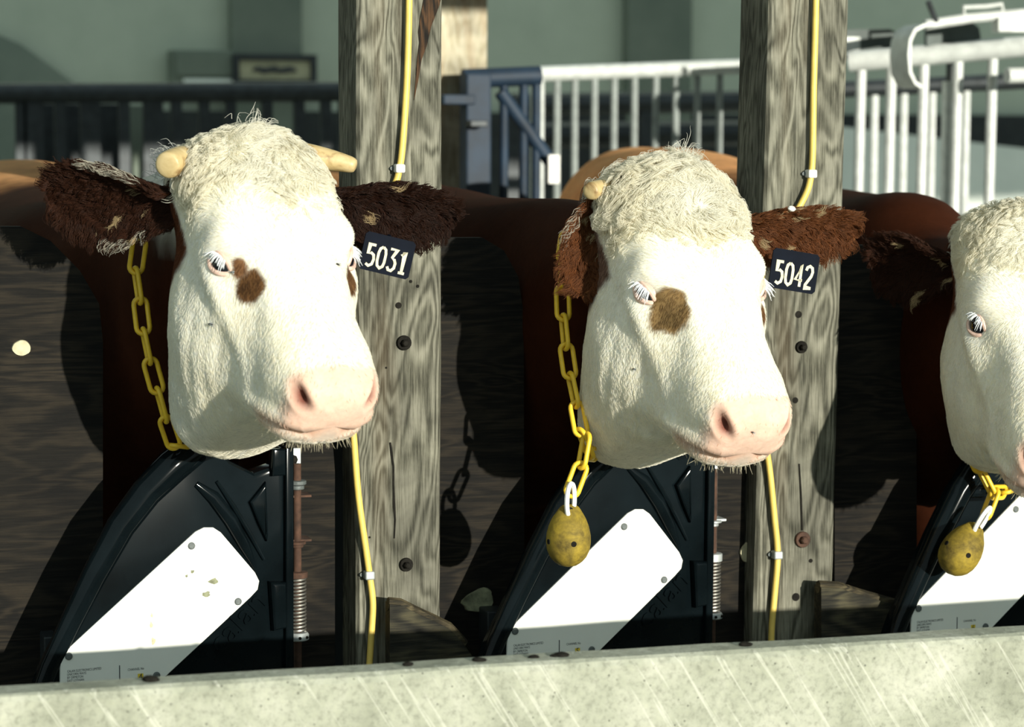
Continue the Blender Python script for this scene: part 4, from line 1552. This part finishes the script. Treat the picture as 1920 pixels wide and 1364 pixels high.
def empty_mesh_eye(root, c, r_, nn, R, sgn, cfg):
    """eyeball with pink lids and pale lashes"""
    av, uv = R[:, 2], R[:, 1]
    # frame on the eye: fwd = slit direction (towards the muzzle), upv = across
    fwdv = av - nn * (av @ nn)
    fwdv /= np.linalg.norm(fwdv)
    # horizontal-ish slit: blend with camera-independent head side direction
    slit = R @ np.array([-sgn * .55, .0, .80])
    slit = slit - nn * (slit @ nn)
    slit /= np.linalg.norm(slit)
    upv = np.cross(nn, slit)
    if upv[2] < 0: upv = -upv
    m = MB()
    nu, nv_ = 20, 14
    v, f = [], []
    for i in range(nv_ + 1):
        th = pi * i / nv_
        for k in range(nu):
            a_ = 2 * pi * k / nu
            v.append(c + r_ * (nn * cos(th) + (slit * cos(a_) + upv * sin(a_)) * sin(th)))
    for i in range(nv_):
        for k in range(nu):
            f.append([i * nu + k, i * nu + (k + 1) % nu, (i + 1) * nu + (k + 1) % nu, (i + 1) * nu + k])
    m.add(v, f)
    eye = m.build('eye', MT['eye'], root, smooth=True)
    # lids : tubes along an almond on the eyeball
    op = cfg.get('eye_open', .42)
    def almond(sg, n=16, rr=1.03):
        out = []
        for i in range(n + 1):
            x = -1 + 2 * i / n
            yv = sg * op * (1 - x * x) ** .8 + .04
            dv = nn * sqrt(max(.05, 1 - min(.93, (x * .90) ** 2 + yv ** 2))) + slit * x * .90 + upv * yv
            dv /= np.linalg.norm(dv)
            out.append(c + dv * r_ * rr)
        return out
    up_, lo_ = almond(1), almond(-1)
    prof = [.0015] + [.0042] * 15 + [.0015]
    # lid skin: patch sheets from the slit edge out over the socket
    for nm, edge, sg in (('upper_lid', up_, 1), ('lower_lid', lo_, -1)):
        vv, ff = [], []
        steps = 7
        for i, p in enumerate(edge):
            d0 = (p - c) / np.linalg.norm(p - c)
            for k in range(steps + 1):
                t = k / steps
                dv = d0 + upv * sg * t * .7 * (.5 + .5 * (1 - abs(-1 + 2 * i / 16) ** 2)) + slit * (-1 + 2 * i / 16) * t * .3 - nn * t * .45
                dv /= np.linalg.norm(dv)
                vv.append(c + dv * r_ * (1.06 + .10 * t * (1 - t) * 4 * .5 - .10 * t))
        for i in range(len(edge) - 1):
            for k in range(steps):
                q = i * (steps + 1) + k
                ff.append([q, q + 1, q + steps + 2, q + steps + 1])
        mb = MB().add(vv, ff).tube(edge, prof, 8)
        mb.build(nm, MT['lid'] if not cfg.get('pale_lid') else MT['lid'], root, smooth=True)
    rng = np.random.default_rng(int(abs(sgn) + 5 + cfg['seed']))
    mb = MB()
    for i in range(34):
        t = (i + .5) / 34 * .68
        k = t * 16
        i0 = int(k)
        p = up_[i0] * (1 - (k - i0)) + up_[min(i0 + 1, 16)] * (k - i0)
        d0 = (p - c) / np.linalg.norm(p - c)
        ln = (.018 + .014 * rng.random()) * (.5 + .5 * sin(pi * t))
        w_ = d0 * .75 + upv * (-.45) + slit * (t - .5) * .8 + rng.normal(0, .08, 3)
        pts = [p + w_ * ln * q + np.array([0, 0, -1]) * ln * .55 * q * q for q in (0, .35, .7, 1)]
        mb.tube(pts, [.0011, .0010, .0007, .0003], 4)
    mb.build('eyelashes', MT['lash'], root)
    return eye


EARB = (.108, -.105, .062)
EARBL = (-.108, -.105, .062)
DK = (.046, .0165, .008)
MD = (.17, .062, .022)
EYEBROWN = (.135, .066, .026)
COW1 = dict(seed=1, yaw=13, pitch=47, roll=1.0, scale=1.10, eyes=(536, 490), Y=-.45, x0=-.70, n_short=52000, n_long=15000, lock=.028, curl=.10, clump=22,
            label='white-faced brown cow with two short horns and ear tag 5031', temple=1.0, crest=1.0, crest_dx=.1,
            patches=[((-.098, -.016, .294), (.040, .036, .032), EYEBROWN), ((.108, -.040, .280), (.03, .028, .030), EYEBROWN), ((-.102, -.020, .264), (.026, .022, .026), (.20, .10, .045))],
            ears=[dict(base=EARBL, tip=(80, 375, -.16), nrm=(-.25, -.85, -.40), w=.170, col=DK, n=16000, streak=.66, rim=.5),
                  dict(base=EARB, tip=(858, 428, -.20), nrm=(.1, -.85, -.5), w=.150, col=(.030, .0115, .0065), n=14000, streak=.66)],
            tufts=[((300, 305, -.25), 160, .055, (-1, .1, .12), (.62, .63, .60)), ((480, 232, -.3), 50, .03, (.1, 0, 1), (.8, .78, .7))],
            horns=[((.100, -.045, .022), (.95, -.20, -.06), .085, .024, .013), ((-.104, -.050, .024), (-.62, -.75, .02), .050, .027, .022)], eye_open=.50)
COW2 = dict(seed=2, yaw=9, pitch=50, roll=0, scale=1.09, eyes=(1319, 547), Y=-.45, x0=.12, n_short=50000, n_long=22000, lock=.034, curl=.24, clump=24,
            label='white-faced brown cow with a curly forehead and ear tag 5042', temple=.9, crest=0,
            patches=[((-.099, -.018, .290), (.042, .044, .050), (.22, .14, .06)), ((.110, -.045, .280), (.02, .02, .03), EYEBROWN)],
            ears=[dict(base=(-.12, -.1, .05), basepx=(1140, 352, -.30), tip=(1088, 545, -.33), nrm=(-.35, -.92, .1), w=.110, col=MD, n=14000, streak=.60, rim=.3, cup=.5),
                  dict(base=EARB, tip=(1618, 452, -.22), nrm=(.1, -.85, -.5), w=.135, col=MD, n=14000, streak=.58)],
            tufts=[((1285, 288, -.3), 70, .05, (.15, 0, 1), (.82, .80, .72))],
            horns=[((-.102, -.050, .022), (-.85, -.55, .15), .048, .021, .015)], eye_open=.40)
COW3 = dict(seed=3, yaw=-14, pitch=50, roll=0.0, scale=1.09, eyes=(1948, 610), Y=-.38, x0=1.03, hip=.032, face=.97, jowl=.72, n_short=40000, n_long=12000, lock=.026, curl=.08, clump=20,
            label='cow at the right edge with half of its plain white face in view', temple=1.0, crest=.0,
            patches=[], ears=[dict(base=EARBL, tip=(1628, 498, -.05), nrm=(-.3, -.85, -.3), w=.150, col=DK, n=14000, streak=.66),
                              dict(base=EARB, tip=(2230, 470, -.2), nrm=(.1, -.85, -.5), w=.14, col=DK, n=3000)],
            horns=[], eye_open=.62)
for c_ in (COW1, COW2, COW3):
    make_cow(c_)


# ------------------------------------------------------------------ yellow chains
def link_mesh():
    Lc, Wc, r = .040, .0115, .0044            # straight length, half width, wire radius
    pts = []
    for k in range(9):
        a_ = -pi / 2 + pi * k / 8
        pts.append((Lc / 2 + Wc * cos(a_), Wc * sin(a_), 0))
    for k in range(9):
        a_ = pi / 2 + pi * k / 8
        pts.append((-Lc / 2 + Wc * cos(a_), Wc * sin(a_), 0))
    mb = MB().tube(pts, r, 8, closed=True)
    me = bpy.data.meshes.new('link')
    me.from_pydata(mb.v, [], mb.f)
    me.polygons.foreach_set('use_smooth', [True] * len(me.polygons))
    me.materials.append(MT['yellow'])
    return me


LINK = link_mesh()
LINK_PITCH = .0535


def resample(pts, step):
    pts = np.asarray(pts)
    seg = np.linalg.norm(np.diff(pts, axis=0), axis=1)
    cum = np.concatenate([[0], np.cumsum(seg)])
    n = int(cum[-1] // step)
    t = np.arange(n + 1) * step
    return np.stack([np.interp(t, cum, pts[:, k]) for k in range(3)], 1)


def add_links(root, pts, mat=None, start=0):
    ps = resample(pts, LINK_PITCH)
    for i in range(len(ps) - 1):
        a_, b_ = ps[i], ps[i + 1]
        x = (b_ - a_) / np.linalg.norm(b_ - a_)
        ref = -fw_flat
        zv = ref - x * (ref @ x)
        zv /= np.linalg.norm(zv)
        yv = np.cross(zv, x)
        an = (radians(14) if (i + start) % 2 == 0 else radians(78)) + .15 * sin(i * 2.7)
        y2 = yv * cos(an) + zv * sin(an)
        z2 = np.cross(x, y2)
        c = (a_ + b_) / 2 - np.asarray(tuple(root.location))
        o = bpy.data.objects.new('link', LINK)
        COL.objects.link(o)
        o.parent = root
        o.matrix_local = Matrix(((x[0], y2[0], z2[0], c[0]), (x[1], y2[1], z2[1], c[1]), (x[2], y2[2], z2[2], c[2]), (0, 0, 0, 1)))
    return ps[-1]


fw_flat = np.array([0.0, 1.0, 0.0])


def make_chain(vis, hid, label, pend=None):
    loop = smooth_path([P(*q) for q in vis + hid], 10)
    root = props(empty('neck_chain', P(*vis[-1])), label, 'chain')
    add_links(root, loop)
    if pend:
        tail = smooth_path([P(*q) for q in pend['path']], 10)
        add_links(root, tail, start=1)
    return root


make_chain([(262, 452, -.10), (254, 500, -.11), (262, 560, -.12), (272, 640, -.13), (288, 705, -.13), (305, 765, -.13), (326, 835, -.12)],
           [(362, 835, -.06), (450, 800, .0), (540, 750, .0), (590, 690, .02), (580, 520, .03), (540, 390, .03), (400, 370, .0), (300, 400, -.05)],
           'yellow plastic link chain round the neck of the horned cow')
make_chain([(1064, 440, -.16), (1056, 500, -.19), (1055, 570, -.21), (1060, 640, -.23), (1070, 710, -.25), (1084, 775, -.27), (1098, 840, -.29)],
           [(1126, 852, -.22), (1210, 810, -.06), (1290, 760, .0), (1350, 700, .02), (1340, 560, .03), (1290, 470, .02), (1180, 420, -.02), (1100, 425, -.07)],
           'yellow plastic link chain hanging with the upright yellow weight', dict(path=[(1100, 818, -.300), (1092, 868, -.305), (1080, 895, -.310), (1068, 935, -.310)]))
make_chain([(1792, 735, -.10), (1800, 780, -.12), (1815, 830, -.14), (1838, 880, -.15), (1862, 925, -.16)],
           [(1905, 915, -.10), (2000, 880, -.02), (2090, 850, .0), (2120, 700, .03), (2060, 560, .03), (1960, 500, .02), (1850, 520, -.02), (1800, 620, -.06)],
           'yellow plastic link chain below the jaw of the cow at the right edge', dict(path=[(1866, 922, -.165), (1852, 958, -.170), (1842, 985, -.172)]))


# egg-shaped yellow weights hung on white links
def make_weight(top, bottom, Y, label, width=.080):
    a_, b_ = P(*top, Y), P(*bottom, Y)
    ax = (b_ - a_) / np.linalg.norm(b_ - a_)
    H = np.linalg.norm(b_ - a_)
    side = np.cross(ax, np.array([0, -1.0, 0]))
    side /= np.linalg.norm(side)
    frn = np.cross(side, ax)
    if frn[1] > 0: frn = -frn
    root = props(empty('hanging_weight', b_), label, 'weight')
    n = 32
    prof = [(.0, .10), (.012, .165), (.05, .225), (.12, .29), (.22, .375), (.34, .445), (.47, .49), (.60, .50), (.72, .475), (.83, .41), (.91, .315), (.965, .20), (.99, .10), (1.0, .0)]
    ts = np.linspace(0, 1, 30)
    rr = np.interp(ts, [p[0] for p in prof], [p[1] for p in prof])
    v, f = [], []
    for t, r in zip(ts, rr):
        for k in range(n):
            an = 2 * pi * k / n
            flat = .62 + .38 * min(1, t / .25)
            seam = 1 - .035 * math.exp(-((an - radians(200)) / .06) ** 2) - .035 * math.exp(-((an - radians(20)) / .06) ** 2)
            v.append(a_ + ax * (H * t) + side * (r * width * cos(an) * seam) + frn * (r * width * sin(an) * flat * seam))
    for i in range(len(ts) - 1):
        for k in range(n):
            k2 = (k + 1) % n
            f.append([i * n + k, i * n + k2, (i + 1) * n + k2, (i + 1) * n + k])
    f.append(list(range(n)))
    MB().add(v, f).build('shell', MT['egg'], root, smooth=True, sharp=70)
    for (t, an, r_) in ((.58, radians(86), .0048), (.58, radians(10), .0045)):
        rad = np.interp(t, [p[0] for p in prof], [p[1] for p in prof]) * width
        dirv = side * cos(an) + frn * sin(an)
        MB().lathe([(r_ * 1.1, 0), (r_, .0015), (r_ * .6, .0016)], a_ + ax * (H * t) + dirv * (rad - .0008), dirv, 12).build('rivet', MT['hole'], root)
    hole = a_ + ax * (H * .10) + side * (width * .06)
    MB().lathe([(.0085, 0), (.0085, .001)], hole + frn * (width * .155), frn, 14).build('eye_hole', MT['hole'], root)
    # white split link through the top
    top_p = a_ - ax * .028
    pts = []
    for k in range(22):
        an = 2 * pi * k / 22
        pts.append((top_p + hole) / 2 + ax * (.030 * cos(an)) + (side * .75 + frn * .65) * (.013 * sin(an)) + frn * (.012))
    MB().tube(pts, .0046, 8, closed=True).build('white_link', MT['white_plastic'], root, smooth=True)
    return root


make_weight((1068, 946), (1064, 1064), -.31, 'upright egg-shaped yellow weight hanging over the second white plate')
make_weight((1833, 984), (1776, 1076), -.175, 'tilted egg-shaped yellow weight at the right edge')


# ------------------------------------------------------------------ ear tags
DIG = {
 '0': [[(.25, 1), (.08, .9), (.02, .7), (.02, .3), (.08, .1), (.25, 0), (.42, .1), (.48, .3), (.48, .7), (.42, .9), (.25, 1)]],
 '1': [[(.08, .80), (.28, 1), (.28, 0)], [(.08, 0), (.48, 0)]],
 '2': [[(.02, .78), (.08, .93), (.25, 1), (.42, .93), (.48, .75), (.42, .55), (.06, .12), (.03, 0), (.49, 0)]],
 '3': [[(.03, 1), (.46, 1), (.22, .60), (.38, .54), (.48, .38), (.46, .15), (.30, 0), (.12, .02), (.02, .16)]],
 '4': [[(.36, 0), (.36, 1), (.02, .30), (.50, .30)]],
 '5': [[(.46, 1), (.08, 1), (.05, .56), (.25, .62), (.42, .54), (.48, .34), (.42, .10), (.22, 0), (.03, .08)]],
}


def make_tag(txt, left, right, Y, h_px, w_px, label, stud=None, hang=None):
    """left / right: pixel ends of the digits' baseline"""
    a_, b_ = P(*left, Y), P(*right, Y)
    ex = (b_ - a_) / np.linalg.norm(b_ - a_)
    n = -fw
    n = n - ex * (n @ ex)
    n /= np.linalg.norm(n)
    ey = np.cross(n, ex)
    px = np.linalg.norm(b_ - a_) / math.hypot(right[0] - left[0], right[1] - left[1])
    root = props(empty('ear_tag', a_), label, 'tag')
    def W(x, y, o):
        return a_ + ex * (x * px) + ey * (y * px) + n * o
    x0, x1, y0, y1 = -8, w_px, -9, h_px + 22
    c = 5
    poly = [(x0 + c, y0), (x1 - c, y0), (x1, y0 + c), (x1, y1 - c), (x1 - c, y1), (x0 + c, y1), (x0, y1 - c), (x0, y0 + c)]
    MB().prism(poly, lambda x, y: W(x, y, .0015), lambda x, y: W(x, y, -.0015)).build('plate', MT['tag'], root)
    adv = (w_px - 6) / len(txt)
    for i, ch in enumerate(txt):
        mb = MB()
        for st in DIG[ch]:
            pts = [W(i * adv + 2 + q[0] * adv * 1.45, q[1] * h_px, .0016) for q in st]
            hw = 2.5 * px
            v, f = [], []
            for k, p in enumerate(pts):
                t = pts[min(k + 1, len(pts) - 1)] - pts[max(k - 1, 0)]
                t /= np.linalg.norm(t)
                if 0 < k < len(pts) - 1:
                    t1 = (p - pts[k - 1]) / np.linalg.norm(p - pts[k - 1])
                    cs = max(.55, t1 @ t)
                else:
                    cs = 1
                s_ = np.cross(n, t) * hw / cs
                v += [p + s_, p - s_, p + s_ + n * .0006, p - s_ + n * .0006]
            for k in range(len(pts) - 1):
                q = 4 * k
                f += [[q + 2, q + 3, q + 7, q + 6], [q, q + 2, q + 6, q + 4], [q + 1, q + 5, q + 7, q + 3]]
            mb.add(v, f)
        mb.build('numeral', MT['tag_ink'], root)
    if stud is not None:
        p = P(*stud)
        MB().lathe([(.006, 0), (.0075, .003), (.005, .006)], p, (0, -.4, .9), 14).build('stud', MT['white_plastic'], root, smooth=True)
    if hang is not None:
        q0 = W(w_px * .5, h_px + 14, -.002)
        q1 = q0 - n * .03 + ey * .008
        MB().tube([q0, q1], .004, 8).build('pin', MT['tag'], root, smooth=True)
    return root


make_tag('5031', (681, 496), (757, 514), -.31, 39, 88, 'navy ear tag with white number 5031', hang=(735, 425, -.27))
make_tag('5042', (1449, 530), (1522, 542), -.33, 38, 80, 'dark ear tag with white number 5042', stud=(1484, 394, -.31), hang=(1500, 440, -.29))


# ------------------------------------------------------------------ flies on the faces
def make_fly(cow, px, py, ln, label):
    d = Vector(ray(px, py)).normalized()
    loc, nn, _, dist = cow['bvh'].ray_cast(Vector(CAM), d)
    if loc is None: return
    nn = np.array(nn)
    nn = nn if nn @ np.array(d) < 0 else -nn
    p = np.array(loc) + nn * .0022
    t = np.cross(nn, [.3, .2, 1.0])
    t /= np.linalg.norm(t)
    b_ = np.cross(nn, t)
    root = props(empty('fly', p), label, 'fly', 'flies on the cows')
    pts = [p + t * (ln * q) for q in (-.5, -.3, 0, .25, .4, .5)]
    MB().tube(pts, [.0008, ln * .18, ln * .24, ln * .17, ln * .19, .0006], 8).build('abdomen', MT['fly'], root, smooth=True)
    for sg in (-1, 1):
        w0 = p + t * ln * .2 + nn * ln * .2
        q = [w0, w0 - t * ln * .85 + b_ * sg * ln * .38, w0 - t * ln * .95 + b_ * sg * ln * .12]
        MB().add(q + [x + nn * .0003 for x in q], [[0, 1, 2], [5, 4, 3], [0, 3, 4, 1], [1, 4, 5, 2], [2, 5, 3, 0]]).build('wing', MT['zinc'], root)


make_fly(COW1, 397, 608, .010, 'fly on the cheek of the horned cow below its eye')
make_fly(COW1, 632, 497, .008, 'fly beside the far eye of the horned cow')
make_fly(COW1, 657, 795, .009, 'fly on the upper lip of the horned cow')
make_fly(COW1, 437, 511, .007, 'fly on the brown eye patch of the horned cow')
make_fly(COW2, 1190, 692, .007, 'fly on the cheek of the curly-headed cow')
make_fly(COW2, 1411, 810, .006, 'fly on the nose of the curly-headed cow')
